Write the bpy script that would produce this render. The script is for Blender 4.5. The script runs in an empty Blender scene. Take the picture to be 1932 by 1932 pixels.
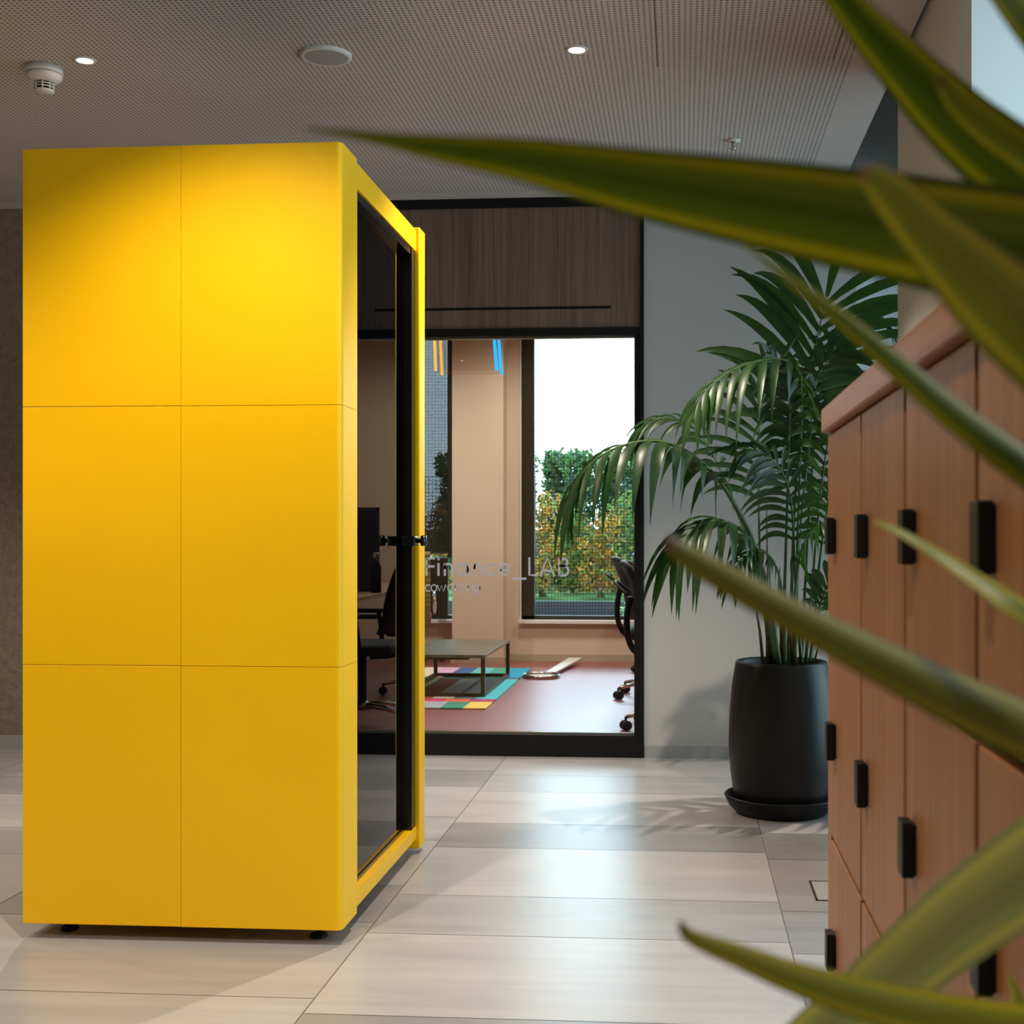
import bpy, bmesh, math, random
from mathutils import Vector, Matrix
random.seed(7)
scn = bpy.context.scene
COL = scn.collection
PI = math.pi

# ------------------------------------------------------------------ survey helpers (photo measured at 1932 x 1932)
FPX, CX, CY, CAMH = 2450.0, 1100.0, 1008.0, 1.155
PSI = math.atan2(187, 2450)
SN, CS = math.sin(PSI), math.cos(PSI)

def ray(x, y):
    r = (x - CX) / FPX; u = (CY - y) / FPX
    return Vector((-SN + r * CS, CS + r * SN, u))

def at(x, y, Y):                      # point of the room at distance Y
    d = ray(x, y); t = Y / d.y
    return Vector((d.x * t, Y, CAMH + d.z * t))

# ------------------------------------------------------------------ materials
def lin(c):
    return tuple(((v / 255.0) / 12.92 if v / 255.0 <= 0.04045 else ((v / 255.0 + 0.055) / 1.055) ** 2.4) for v in c) + (1.0,)

class NT:
    def __init__(s, name):
        s.m = bpy.data.materials.new(name); s.m.use_nodes = True
        s.t = s.m.node_tree; s.n = s.t.nodes
        s.bsdf = s.n['Principled BSDF']; s.out = s.n['Material Output']
    def add(s, typ, **kw):
        n = s.n.new(typ)
        for k, v in kw.items(): setattr(n, k, v)
        return n
    def link(s, a, b): s.t.links.new(a, b)
    def math(s, op, a, b=None, clamp=False):
        n = s.n.new('ShaderNodeMath'); n.operation = op; n.use_clamp = clamp
        for i, v in enumerate((a, b)):
            if v is None: continue
            if isinstance(v, (int, float)): n.inputs[i].default_value = v
            else: s.link(v, n.inputs[i])
        return n.outputs[0]
    def coords(s, scale=(1, 1, 1), kind='Object'):
        tc = s.add('ShaderNodeTexCoord'); mp = s.add('ShaderNodeMapping')
        mp.inputs['Scale'].default_value = scale
        s.link(tc.outputs[kind], mp.inputs['Vector'])
        return mp.outputs['Vector']
    def noise(s, vec, scale=5, detail=4, rough=0.55, dist=0.0):
        n = s.add('ShaderNodeTexNoise'); s.link(vec, n.inputs['Vector'])
        n.inputs['Scale'].default_value = scale; n.inputs['Detail'].default_value = detail
        n.inputs['Roughness'].default_value = rough; n.inputs['Distortion'].default_value = dist
        return n.outputs['Fac']
    def ramp(s, fac, stops, interp='LINEAR'):
        r = s.add('ShaderNodeValToRGB'); r.color_ramp.interpolation = interp
        e = r.color_ramp.elements
        while len(e) < len(stops): e.new(0.5)
        for i, (p, c) in enumerate(stops):
            e[i].position = p; e[i].color = c if len(c) == 4 else lin(c)
        s.link(fac, r.inputs['Fac']); return r.outputs['Color']
    def mix(s, fac, a, b, mode='MIX'):
        n = s.add('ShaderNodeMix', data_type='RGBA', blend_type=mode)
        for i, v in ((0, fac), (6, a), (7, b)):
            if isinstance(v, (int, float)): n.inputs[i].default_value = v
            elif isinstance(v, tuple): n.inputs[i].default_value = v if len(v) == 4 else lin(v)
            else: s.link(v, n.inputs[i])
        return n.outputs[2]
    def bump(s, h, strength=0.2, dist=0.01):
        b = s.add('ShaderNodeBump'); b.inputs['Strength'].default_value = strength; b.inputs['Distance'].default_value = dist
        s.link(h, b.inputs['Height']); s.link(b.outputs['Normal'], s.bsdf.inputs['Normal'])
    def set(s, **kw):
        names = {'rough': 'Roughness', 'metal': 'Metallic', 'spec': 'Specular IOR Level', 'ior': 'IOR', 'coat': 'Coat Weight',
                 'trans': 'Transmission Weight', 'sss': 'Subsurface Weight'}
        for k, v in kw.items():
            i = s.bsdf.inputs[names[k]]
            if isinstance(v, (int, float)): i.default_value = v
            else: s.link(v, i)
        return s
    def base(s, c):
        if isinstance(c, tuple): s.bsdf.inputs['Base Color'].default_value = c if len(c) == 4 else lin(c)
        else: s.link(c, s.bsdf.inputs['Base Color'])
        return s

def plain(name, c, rough=0.5, var=0.06, scale=12, bump=0.0, **kw):
    t = NT(name); v = t.coords()
    f = t.noise(v, scale, 3)
    a = lin(c); b = tuple(min(1, x * (1 + var)) for x in a[:3]) + (1,); d = tuple(x * (1 - var) for x in a[:3]) + (1,)
    t.base(t.ramp(f, [(0.3, d), (0.7, b)])); t.set(rough=rough, **kw)
    if bump: t.bump(f, bump, 0.005)
    return t.m

def emit(name, c, strength):
    t = NT(name); e = t.add('ShaderNodeEmission'); e.inputs['Color'].default_value = lin(c); e.inputs['Strength'].default_value = strength
    t.link(e.outputs[0], t.out.inputs['Surface']); return t.m

def thin_glass(name, tint, ior=1.45, boost=1.0, rough=0.0):
    t = NT(name); fr = t.add('ShaderNodeFresnel'); fr.inputs['IOR'].default_value = ior
    tr = t.add('ShaderNodeBsdfTransparent'); tr.inputs['Color'].default_value = tint
    gl = t.add('ShaderNodeBsdfGlossy'); gl.inputs['Roughness'].default_value = rough
    mx = t.add('ShaderNodeMixShader')
    fac = t.math('MULTIPLY', fr.outputs[0], boost, True)
    t.link(fac, mx.inputs[0]); t.link(tr.outputs[0], mx.inputs[1]); t.link(gl.outputs[0], mx.inputs[2])
    t.link(mx.outputs[0], t.out.inputs['Surface']); return t.m

M = {}
M['yellow'] = plain('yellow_lacquer', (246, 186, 0), 0.42, 0.015, 3, spec=0.3)
M['black'] = plain('black_metal', (11, 10, 10), 0.5, 0.1, spec=0.25)
M['black_gloss'] = plain('black_gloss', (12, 12, 13), 0.22, 0.1)
M['white'] = plain('white_paint', (205, 204, 200), 0.75, 0.015, 2)
M['wall_beige'] = plain('beige_paint', (212, 193, 168), 0.8, 0.015, 2)
M['wall_grey'] = plain('grey_paint', (176, 173, 169), 0.8, 0.015, 2)
M['niche'] = plain('niche_paint', (196, 200, 200), 0.7, 0.01, 2)
M['plastic_white'] = plain('white_plastic', (200, 195, 188), 0.4, 0.02)
M['grey_trim'] = plain('grey_trim', (150, 150, 150), 0.5, 0.03)
M['beige_trim'] = plain('beige_trim', (180, 165, 142), 0.5, 0.03)
M['white_sill'] = plain('white_sill', (225, 222, 215), 0.35, 0.02)
M['darkframe'] = plain('bronze_frame', (46, 40, 32), 0.4, 0.06)
M['gap_brown'] = plain('shadow_gap_brown', (52, 30, 18), 0.9, 0.1)
M['steel'] = plain('steel', (170, 165, 160), 0.25, 0.05, metal=1.0)
M['chrome'] = plain('chrome', (215, 205, 195), 0.12, 0.02, metal=1.0)
def m_vinyl():
    t = NT('frosted_grey_vinyl'); d = t.add('ShaderNodeBsdfDiffuse'); d.inputs['Color'].default_value = lin((182, 184, 194))
    tl = t.add('ShaderNodeBsdfTranslucent'); tl.inputs['Color'].default_value = lin((182, 186, 198)); mx = t.add('ShaderNodeMixShader')
    mx.inputs[0].default_value = 0.4; t.link(d.outputs[0], mx.inputs[1]); t.link(tl.outputs[0], mx.inputs[2]); t.link(mx.outputs[0], t.out.inputs['Surface']); return t.m
M['grey_vinyl'] = m_vinyl()
M['table_metal'] = plain('table_metal', (70, 62, 46), 0.4, 0.08, metal=0.5)
M['concrete'] = plain('concrete', (46, 52, 56), 0.85, 0.14, 9, 0.3)
M['soil'] = plain('soil', (40, 30, 24), 0.95, 0.3, 60, 0.8)
M['leather'] = plain('tan_leather', (138, 120, 84), 0.42, 0.08, 20, 0.1)
M['mesh_black'] = plain('mesh_fabric', (24, 26, 30), 0.7, 0.2, 300)
M['plastic_black'] = plain('plastic_black', (16, 16, 17), 0.5, 0.08, spec=0.22)
M['desk_wood'] = plain('desk_wood', (168, 140, 110), 0.4, 0.08, 8)
M['screen_fabric'] = plain('divider_fabric', (34, 35, 37), 0.9, 0.1, 90)
M['carpet'] = plain('booth_carpet', (60, 60, 62), 0.95, 0.25, 140)
M['booth_inside'] = plain('booth_felt', (26, 26, 27), 0.95, 0.15, 60)
M['glass'] = thin_glass('clear_glass', (0.96, 0.98, 0.98, 1))
M['glass_dimmed'] = thin_glass('dimmed_window_glass', (0.44, 0.47, 0.49, 1))  # grey tint added to the unseen side panes to weaken their daylight
M['glass_partition'] = thin_glass('partition_glass', (0.95, 0.96, 0.96, 1), 1.3)
M['glass_booth'] = thin_glass('tinted_booth_glass', (0.16, 0.16, 0.17, 1), 1.5, 1.0)
M['acrylic'] = thin_glass('acrylic_sheet', (0.93, 0.9, 0.9, 1), 1.45)
M['bulb'] = emit('lamp_glow', (255, 232, 200), 40)
M['bulb_lab'] = emit('lamp_glow_lab', (255, 236, 212), 8)
M['orange_tube'] = emit('orange_tube_glow', (255, 150, 40), 1.6)
M['blue_tube'] = emit('blue_tube_glow', (30, 150, 255), 1.6)
M['strap_white'] = plain('white_strap', (214, 210, 208), 0.5, 0.02)
M['stem_green'] = plain('stem_green', (58, 84, 42), 0.5, 0.2, 20)
M['stem_brown'] = plain('stem_brown', (84, 66, 42), 0.7, 0.25, 40)
M['bark'] = plain('bark', (96, 84, 66), 0.9, 0.25, 30, 0.5)

def m_pot():
    t = NT('glazed_black_pot'); v = t.coords((1, 1, 0.35))
    f = t.noise(v, 9, 5, 0.6)
    t.base(t.ramp(f, [(0.35, (10, 10, 11)), (0.7, (24, 23, 22))])); t.set(rough=t.math('MULTIPLY_ADD', f, 0.25), spec=0.3)
    n = [x for x in t.n if x.type == 'MATH'][-1]; n.inputs[2].default_value = 0.3
    t.bump(f, 0.08, 0.01); return t.m
M['pot'] = m_pot()

def m_wood(name, dark, mid, light, axis, scale=1.0, rough=0.5):
    t = NT(name)
    s = {'z': (60 * scale, 60 * scale, 1.2 * scale), 'y': (60 * scale, 1.4 * scale, 60 * scale)}[axis]
    v = t.coords(s); f = t.noise(v, 1.0, 6, 0.6, 0.4)
    v2 = t.coords(tuple(x * 0.14 for x in s)); g = t.noise(v2, 1.0, 3, 0.5, 0.6)
    h = t.math('ADD', t.math('MULTIPLY', f, 0.6), t.math('MULTIPLY', g, 0.4))
    t.base(t.ramp(h, [(0.36, dark), (0.5, mid), (0.64, light)])); t.set(rough=rough)
    t.bump(f, 0.12, 0.002); return t.m
M['locker_wood'] = m_wood('cedar_veneer', (122, 77, 44), (142, 92, 54), (157, 105, 64), 'z')
M['counter_wood'] = m_wood('counter_veneer', (124, 76, 52), (158, 104, 74), (180, 126, 94), 'y', 0.5, 0.45)
M['panel_wood'] = m_wood('panel_veneer', (82, 64, 54), (106, 85, 73), (120, 98, 85), 'z', 1.6, 0.6)

def m_plaster():
    t = NT('rough_plaster'); v = t.coords(); f = t.noise(v, 26, 6, 0.65)
    t.base(t.ramp(f, [(0.3, (112, 98, 86)), (0.7, (140, 125, 110))])); t.set(rough=0.9); t.bump(f, 0.6, 0.02); return t.m
M['plaster'] = m_plaster()

def m_floor():
    t = NT('grey_floor_tile')
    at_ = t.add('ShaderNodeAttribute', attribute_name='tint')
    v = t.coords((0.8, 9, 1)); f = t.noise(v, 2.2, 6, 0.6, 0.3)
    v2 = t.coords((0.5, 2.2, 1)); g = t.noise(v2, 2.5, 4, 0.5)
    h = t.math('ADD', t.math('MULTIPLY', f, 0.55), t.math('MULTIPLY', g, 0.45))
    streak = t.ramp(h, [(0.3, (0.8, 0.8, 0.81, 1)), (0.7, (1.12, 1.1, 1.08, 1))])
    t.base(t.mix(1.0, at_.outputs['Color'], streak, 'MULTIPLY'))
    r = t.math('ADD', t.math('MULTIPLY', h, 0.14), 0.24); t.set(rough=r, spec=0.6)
    t.bump(h, 0.03, 0.004); return t.m
M['floor'] = m_floor()
M['grout'] = plain('grout', (96, 92, 88), 0.9, 0.05)

def m_ceiling():
    t = NT('perforated_ceiling')
    tc = t.add('ShaderNodeTexCoord'); sx = t.add('ShaderNodeSeparateXYZ'); t.link(tc.outputs['Object'], sx.inputs[0])
    p = 0.0196
    def cell(o):
        a = t.math('FRACT', t.math('DIVIDE', o, p)); a = t.math('SUBTRACT', a, 0.5); return t.math('MULTIPLY', a, a)
    d = t.math('ADD', cell(sx.outputs[0]), cell(sx.outputs[1]))
    hole = t.math('LESS_THAN', d, 0.052)
    # plain margins along the back wall and along the window side
    hole = t.math('MULTIPLY', hole, t.math('LESS_THAN', sx.outputs[1], 6.58))
    hole = t.math('MULTIPLY', hole, t.math('LESS_THAN', sx.outputs[0], 0.622))
    # seams of the boards
    def seam(x, y0, y1):
        a = t.math('LESS_THAN', t.math('ABSOLUTE', t.math('SUBTRACT', sx.outputs[0], x)), 0.0022)
        return t.math('MULTIPLY', a, t.math('LESS_THAN', sx.outputs[1], y1))
    s = t.math('MAXIMUM', seam(-0.092, 0, 4.87), seam(0.555, 0, 4.85))
    dark = t.math('MAXIMUM', hole, s)
    v = t.coords((1, 1, 1)); f = t.noise(v, 1.5, 2)
    c = t.mix(dark, t.ramp(f, [(0.3, (178, 168, 161)), (0.7, (186, 176, 169))]), (84, 70, 60))
    t.base(c); t.set(rough=0.85); return t.m
M['ceiling'] = m_ceiling()

def m_labfloor():
    t = NT('red_linoleum'); v = t.coords(); f = t.noise(v, 14, 6, 0.6); g = t.noise(v, 1.4, 3)
    t.base(t.ramp(t.math('ADD', t.math('MULTIPLY', f, 0.6), t.math('MULTIPLY', g, 0.4)), [(0.3, (120, 52, 54)), (0.7, (146, 70, 70))]))
    t.set(rough=t.math('ADD', t.math('MULTIPLY', f, 0.1), 0.34), spec=0.7, coat=0.75); t.bsdf.inputs['Coat Roughness'].default_value = 0.34; t.bump(f, 0.02, 0.004); return t.m
M['lab_floor'] = m_labfloor()

def m_attr(name, rough=0.6, transl=0.0):
    t = NT(name); a = t.add('ShaderNodeAttribute', attribute_name='tint')
    v = t.coords(); f = t.noise(v, 30, 3)
    t.base(t.mix(0.25, a.outputs['Color'], t.mix(1.0, a.outputs['Color'], t.ramp(f, [(0.2, (0.4, 0.4, 0.4, 1)), (0.8, (1.5, 1.5, 1.5, 1))]), 'MULTIPLY')))
    t.set(rough=rough)
    if transl:
        tl = t.add('ShaderNodeBsdfTranslucent'); t.link(a.outputs['Color'], tl.inputs['Color'])
        mx = t.add('ShaderNodeMixShader'); mx.inputs[0].default_value = transl
        t.link(t.bsdf.outputs[0], mx.inputs[1]); t.link(tl.outputs[0], mx.inputs[2]); t.link(mx.outputs[0], t.out.inputs['Surface'])
    return t.m
M['foliage'] = m_attr('leaf_cluster', 0.6, 0.35)
M['rug'] = m_attr('woven_rug', 0.9)

def m_palm():
    t = NT('palm_leaflet'); v = t.coords(); f = t.noise(v, 16, 3)
    t.base(t.ramp(f, [(0.3, (20, 40, 20)), (0.7, (38, 66, 32))])); t.set(rough=0.4, spec=0.4)
    tl = t.add('ShaderNodeBsdfTranslucent'); tl.inputs['Color'].default_value = lin((60, 120, 24))
    mx = t.add('ShaderNodeMixShader'); mx.inputs[0].default_value = 0.22
    t.link(t.bsdf.outputs[0], mx.inputs[1]); t.link(tl.outputs[0], mx.inputs[2]); t.link(mx.outputs[0], t.out.inputs['Surface'])
    return t.m
M['palm'] = m_palm()

def m_leaf(name, gain=1.0, tip=True, pale=0.0, olive=0.0):
    t = NT(name); uv = t.add('ShaderNodeUVMap'); uv.uv_map = 'UVMap'
    sx = t.add('ShaderNodeSeparateXYZ'); t.link(uv.outputs[0], sx.inputs[0])
    g = lambda c: tuple(min(255, x * gain) for x in c)
    v = t.add('ShaderNodeCombineXYZ'); t.link(t.math('MULTIPLY', sx.outputs[0], 16), v.inputs[0]); t.link(t.math('MULTIPLY', sx.outputs[1], 1.3), v.inputs[1])
    n = t.noise(v.outputs[0], 1.0, 3)
    u = t.math('ADD', sx.outputs[0], t.math('MULTIPLY', t.math('SUBTRACT', n, 0.5), 0.08))
    c = t.ramp(u, [(0.0, g((60, 78, 8))), (0.06, g((70, 88, 8))), (0.10, g((178, 166, 10))), (0.16, g((160, 152, 10))), (0.22, g((88, 106, 8))),
                   (0.4, g((78, 98, 6))), (0.5, g((66, 84, 6))), (0.62, g((92, 110, 8))), (0.78, g((104, 116, 10))), (0.84, g((172, 160, 14))), (0.90, g((164, 154, 14))), (0.94, g((72, 90, 8))), (1.0, g((58, 78, 8)))])
    fine = t.ramp(n, [(0.3, (0.75, 0.75, 0.75, 1)), (0.7, (1.2, 1.2, 1.2, 1))])
    c = t.mix(1.0, c, fine, 'MULTIPLY')
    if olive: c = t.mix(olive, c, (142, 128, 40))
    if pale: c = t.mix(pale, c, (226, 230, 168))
    if tip:
        tipf = t.ramp(sx.outputs[1], [(0.0, (1, 1, 1, 1)), (0.03, (0.9, 0.9, 0.9, 1)), (0.075, (0, 0, 0, 1))])
        c = t.mix(tipf, c, (122, 84, 60))
    t.base(c); t.set(rough=0.4, spec=0.4)
    tl = t.add('ShaderNodeBsdfTranslucent'); t.link(c, tl.inputs['Color'])
    mx = t.add('ShaderNodeMixShader'); mx.inputs[0].default_value = 0.25
    t.link(t.bsdf.outputs[0], mx.inputs[1]); t.link(tl.outputs[0], mx.inputs[2]); t.link(mx.outputs[0], t.out.inputs['Surface'])
    return t.m
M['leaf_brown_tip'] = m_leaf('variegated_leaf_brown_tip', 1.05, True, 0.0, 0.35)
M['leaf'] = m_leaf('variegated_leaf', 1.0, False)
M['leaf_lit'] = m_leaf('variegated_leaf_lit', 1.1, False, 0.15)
M['leaf_lit_underside'] = m_leaf('variegated_leaf_lit_underside', 1.75, False, 0.55)  # light on the leaf's underside is mixed into its colour
M['leaf_dry'] = plain('dry_leaf_scar', (70, 40, 30), 0.8, 0.3, 40)

def m_mesh(name, pitch, wire, col, hazy=0.0):
    t = NT(name); tc = t.add('ShaderNodeTexCoord'); sx = t.add('ShaderNodeSeparateXYZ'); t.link(tc.outputs['Object'], sx.inputs[0])
    def line(o): return t.math('LESS_THAN', t.math('FRACT', t.math('DIVIDE', o, pitch)), wire)
    m = t.math('MAXIMUM', line(sx.outputs[0]), line(sx.outputs[2]))
    if hazy: m = t.math('ADD', t.math('MULTIPLY', m, 0.02), hazy)
    df = t.add('ShaderNodeBsdfDiffuse'); df.inputs['Color'].default_value = lin(col)
    tr = t.add('ShaderNodeBsdfTransparent'); mx = t.add('ShaderNodeMixShader')
    t.link(m, mx.inputs[0]); t.link(tr.outputs[0], mx.inputs[1]); t.link(df.outputs[0], mx.inputs[2]); t.link(mx.outputs[0], t.out.inputs['Surface'])
    return t.m
M['fence_mesh'] = m_mesh('fence_wire', 0.05, 0.13, (30, 36, 38))
M['sun_screen'] = m_mesh('window_sun_screen', 0.03, 0.4, (34, 36, 40), 0.95)

def m_insect():
    t = NT('insect_screen_wire'); tc = t.add('ShaderNodeTexCoord'); sx = t.add('ShaderNodeSeparateXYZ'); t.link(tc.outputs['Object'], sx.inputs[0])
    line = lambda o: t.math('LESS_THAN', t.math('FRACT', t.math('DIVIDE', o, 0.029)), 0.13)
    m = t.math('MAXIMUM', line(sx.outputs[0]), line(sx.outputs[2]))
    a = t.add('ShaderNodeBsdfTransparent'); b = t.add('ShaderNodeBsdfTransparent'); b.inputs['Color'].default_value = (0.2, 0.24, 0.24, 1)
    mx = t.add('ShaderNodeMixShader'); t.link(m, mx.inputs[0]); t.link(a.outputs[0], mx.inputs[1]); t.link(b.outputs[0], mx.inputs[2]); t.link(mx.outputs[0], t.out.inputs['Surface'])
    return t.m
M['insect_screen'] = m_insect()

def m_grass():
    t = NT('lawn'); v = t.coords(); f = t.noise(v, 40, 5)
    t.base(t.ramp(f, [(0.3, (40, 78, 26)), (0.7, (66, 112, 44))])); t.set(rough=0.9); return t.m
M['lawn'] = m_grass()

# ------------------------------------------------------------------ mesh builder
class MB:
    def __init__(s): s.v = []; s.f = []; s.uv = {}; s.col = {}; s.smooth = set()
    def add(s, vs, fs, smooth=False, col=None):
        o = len(s.v); s.v += [Vector(x) for x in vs]
        for f in fs:
            i = len(s.f); s.f.append(tuple(o + k for k in f))
            if smooth: s.smooth.add(i)
            if col: s.col[i] = col
        return s
    def box(s, a, b, col=None):
        (x0, y0, z0), (x1, y1, z1) = a, b
        return s.add([(x0, y0, z0), (x1, y0, z0), (x1, y1, z0), (x0, y1, z0), (x0, y0, z1), (x1, y0, z1), (x1, y1, z1), (x0, y1, z1)],
              [(0, 3, 2, 1), (4, 5, 6, 7), (0, 1, 5, 4), (1, 2, 6, 5), (2, 3, 7, 6), (3, 0, 4, 7)], col=col)
    def quad(s, a, b, c, d, col=None): return s.add([a, b, c, d], [(0, 1, 2, 3)], col=col)
    def prism(s, pts, z0, z1, smooth=False):          # outline in x, y
        n = len(pts)
        s.add([(p[0], p[1], z0) for p in pts] + [(p[0], p[1], z1) for p in pts],
              [tuple(range(n))[::-1], tuple(range(n, 2 * n))])
        return s.add([(p[0], p[1], z0) for p in pts] + [(p[0], p[1], z1) for p in pts],
                     [(i, (i + 1) % n, n + (i + 1) % n, n + i) for i in range(n)], smooth)
    def lathe(s, prof, c=(0, 0, 0), n=40, axis='z', cap=True):
        vs = []; fs = []
        for r, h in prof:
            for k in range(n):
                a = 2 * PI * k / n; x, y = r * math.cos(a), r * math.sin(a)
                p = {'z': (x, y, h), 'x': (h, x, y), 'y': (y, h, x)}[axis]
                vs.append((p[0] + c[0], p[1] + c[1], p[2] + c[2]))
        for i in range(len(prof) - 1):
            for k in range(n):
                fs.append((i * n + k, i * n + (k + 1) % n, (i + 1) * n + (k + 1) % n, (i + 1) * n + k))
        s.add(vs, fs, True)
        if cap:
            s.add(vs[:n], [tuple(range(n))[::-1]]); s.add(vs[-n:], [tuple(range(n))])
        return s
    def tube(s, pts, r, n=8, closed=False):
        pts = [Vector(p) for p in pts]; m = len(pts)
        rs = r if isinstance(r, (list, tuple)) else [r] * m
        vs = []; prev = None
        for i, p in enumerate(pts):
            if closed: t = pts[(i + 1) % m] - pts[i - 1]
            else: t = pts[min(i + 1, m - 1)] - pts[max(i - 1, 0)]
            t.normalize()
            if prev is None:
                ref = Vector((0, 0, 1)) if abs(t.z) < 0.9 else Vector((1, 0, 0)); u = t.cross(ref).normalized()
            else:
                u = (prev - t * prev.dot(t)).normalized()
            prev = u; w = t.cross(u)
            for k in range(n):
                a = 2 * PI * k / n + PI / n
                vs.append(p + (u * math.cos(a) + w * math.sin(a)) * rs[i])
        fs = []
        for i in range(m if closed else m - 1):
            j = (i + 1) % m
            for k in range(n): fs.append((i * n + k, i * n + (k + 1) % n, j * n + (k + 1) % n, j * n + k))
        s.add(vs, fs, n > 5)
        if not closed:
            s.add(vs[:n], [tuple(range(n))[::-1]]); s.add(vs[-n:], [tuple(range(n))])
        return s

def obj(name, mb, mat, parent=None, org=(0, 0, 0), bevel=0.0, seg=2, solid=0.0, subsurf=0):
    me = bpy.data.meshes.new(name); o = Vector(org)
    me.from_pydata([v - o for v in mb.v], [], mb.f)
    for i in mb.smooth: me.polygons[i].use_smooth = True
    if mb.col:
        a = me.color_attributes.new('tint', 'FLOAT_COLOR', 'CORNER')
        for p in me.polygons:
            c = mb.col.get(p.index, (0.5, 0.5, 0.5, 1))
            for li in p.loop_indices: a.data[li].color = c
    if mb.uv:
        u = me.uv_layers.new(name='UVMap')
        for p in me.polygons:
            for li, vi in zip(p.loop_indices, p.vertices): u.data[li].uv = mb.uv[vi]
    bm = bmesh.new(); bm.from_mesh(me)
    if not mb.uv and not mb.col:
        bmesh.ops.remove_doubles(bm, verts=bm.verts, dist=1e-5)
        bmesh.ops.recalc_face_normals(bm, faces=bm.faces)
    if bevel:
        es = [e for e in bm.edges if len(e.link_faces) == 2 and e.calc_face_angle(0) > 0.6]
        bmesh.ops.bevel(bm, geom=es, offset=bevel, segments=seg, profile=0.5, affect='EDGES', clamp_overlap=True)
    bm.to_mesh(me); bm.free()
    me.materials.append(mat)
    ob = bpy.data.objects.new(name, me); COL.objects.link(ob)
    if parent is not None: ob.parent = parent
    else: ob.location = o
    if parent is not None and False: pass
    if solid:
        md = ob.modifiers.new('thickness', 'SOLIDIFY'); md.thickness = solid; md.offset = 0
    if subsurf:
        md = ob.modifiers.new('smooth', 'SUBSURF'); md.levels = subsurf; md.render_levels = subsurf
    return ob

def thing(name, label, cat, loc=(0, 0, 0), group=None, kind=None):
    o = bpy.data.objects.new(name, None); COL.objects.link(o); o.location = loc; o.empty_display_size = 0.1
    return tag(o, label, cat, group, kind)

def tag(o, label, cat, group=None, kind=None):
    o['label'] = label; o['category'] = cat
    if group: o['group'] = group
    if kind: o['kind'] = kind
    return o

def struct(name, mb, mat, label, cat, bevel=0.0):
    return tag(obj(name, mb, mat, bevel=bevel), label, cat, kind='structure')

def dup(o, parent=None):
    c = o.copy(); COL.objects.link(c)
    if parent is not None: c.parent = parent
    for ch in list(o.children): dup(ch, c)
    return c

def smooth_path(pts, k=6):                 # Catmull-Rom through the points (any dimension)
    P = [tuple(p) for p in pts]; out = []; n = len(P)
    for i in range(n - 1):
        p0, p1, p2, p3 = P[max(i - 1, 0)], P[i], P[i + 1], P[min(i + 2, n - 1)]
        for j in range(k):
            t = j / k
            out.append(tuple(0.5 * (2 * b + (c - a) * t + (2 * a - 5 * b + 4 * c - d) * t * t + (-a + 3 * b - 3 * c + d) * t ** 3) for a, b, c, d in zip(p0, p1, p2, p3)))
    out.append(P[-1]); return out

# ------------------------------------------------------------------ the room
YW = 6.726        # plane of the back wall
ZC = 2.905        # ceiling
XE = 0.81         # window side

# floor of large grey tiles, 1.2 m long, alternating deep and shallow rows
def tiles():
    mb = MB(); g = 0.0016
    colx = [-0.912 + 1.215 * k for k in range(-5, 3)]
    off = {-0.912: 0.0}
    rnd = random.Random(3)
    for ci, x0 in enumerate(colx):
        x1 = x0 + 1.215
        k = ci - 5                               # 0 = the column beside the booth
        sh = {0: 0.0, -1: 0.10, 1: -0.095, -2: -0.22}.get(k, 0.07 * k)
        y = 4.11 + sh - 1.04 * 7
        while y < YW + 0.02:
            for d, big in ((0.635, True), (0.405, False)):
                a, b = y, y + d; y += d
                bb = min(b, YW + 0.01); xa, xb = max(x0, -6.0), min(x1, 1.40)
                if a > YW or xb <= xa: continue
                v = rnd.uniform(-7, 7)
                c = (168 + v, 164 + v, 163 + v) if big else (138 + v, 136 + v, 136 + v)
                if rnd.random() < 0.25: c = tuple(q - 16 for q in c) if big else tuple(q + 18 for q in c)
                mb.quad((xa + g, a + g, 0), (xb - g, a + g, 0), (xb - g, bb - g, 0), (xa + g, bb - g, 0), col=lin(c))
    return mb
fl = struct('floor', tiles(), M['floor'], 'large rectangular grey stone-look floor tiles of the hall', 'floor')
gr = obj('grout', MB().quad((-6, -3, -0.0015), (1.4, -3, -0.0015), (1.4, YW + 0.01, -0.0015), (-6, YW + 0.01, -0.0015)), M['grout'], fl)
struct('floor_slab', MB().box((-6.2, -3.2, -0.15), (2.2, 12.2, -0.004)), M['concrete'], 'concrete floor slab under the tiles and linoleum', 'floor')
struct('floor_lab', MB().quad((-6, YW + 0.1, 0), (1.6, YW + 0.1, 0), (1.6, 11.9, 0), (-6, 11.9, 0)), M['lab_floor'], 'glossy dusty red linoleum floor of the room behind the glass', 'floor')

struct('ceiling', MB().box((-6, -3, ZC), (0.80, YW, ZC + 0.10)), M['ceiling'], 'warm grey perforated acoustic ceiling with fine round holes', 'ceiling')
struct('ceiling_niche', MB().box((-6.2, -3.2, 4.30), (1.7, 12.2, 4.40)), M['niche'], 'plain upper slab above the window recess', 'ceiling')
struct('ceiling_lab', MB().box((-6, YW + 0.12, 3.30), (0.776, 7.10, 3.34)).box((-6, 7.10, 3.30), (1.6, 11.9, 3.34)), M['wall_beige'], 'plain ceiling of the room behind the glass', 'ceiling')
struct('wall_back_left', MB().box((-6, YW, 0), (-3.15, YW + 0.12, 4.30)), M['plaster'], 'rough brown-grey plaster wall left of the yellow booth', 'wall')
struct('baseboard_back_left', MB().box((-6, YW - 0.012, 0), (-3.15, YW, 0.075)), M['grey_trim'], 'low grey baseboard along the plaster wall', 'baseboard')
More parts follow.
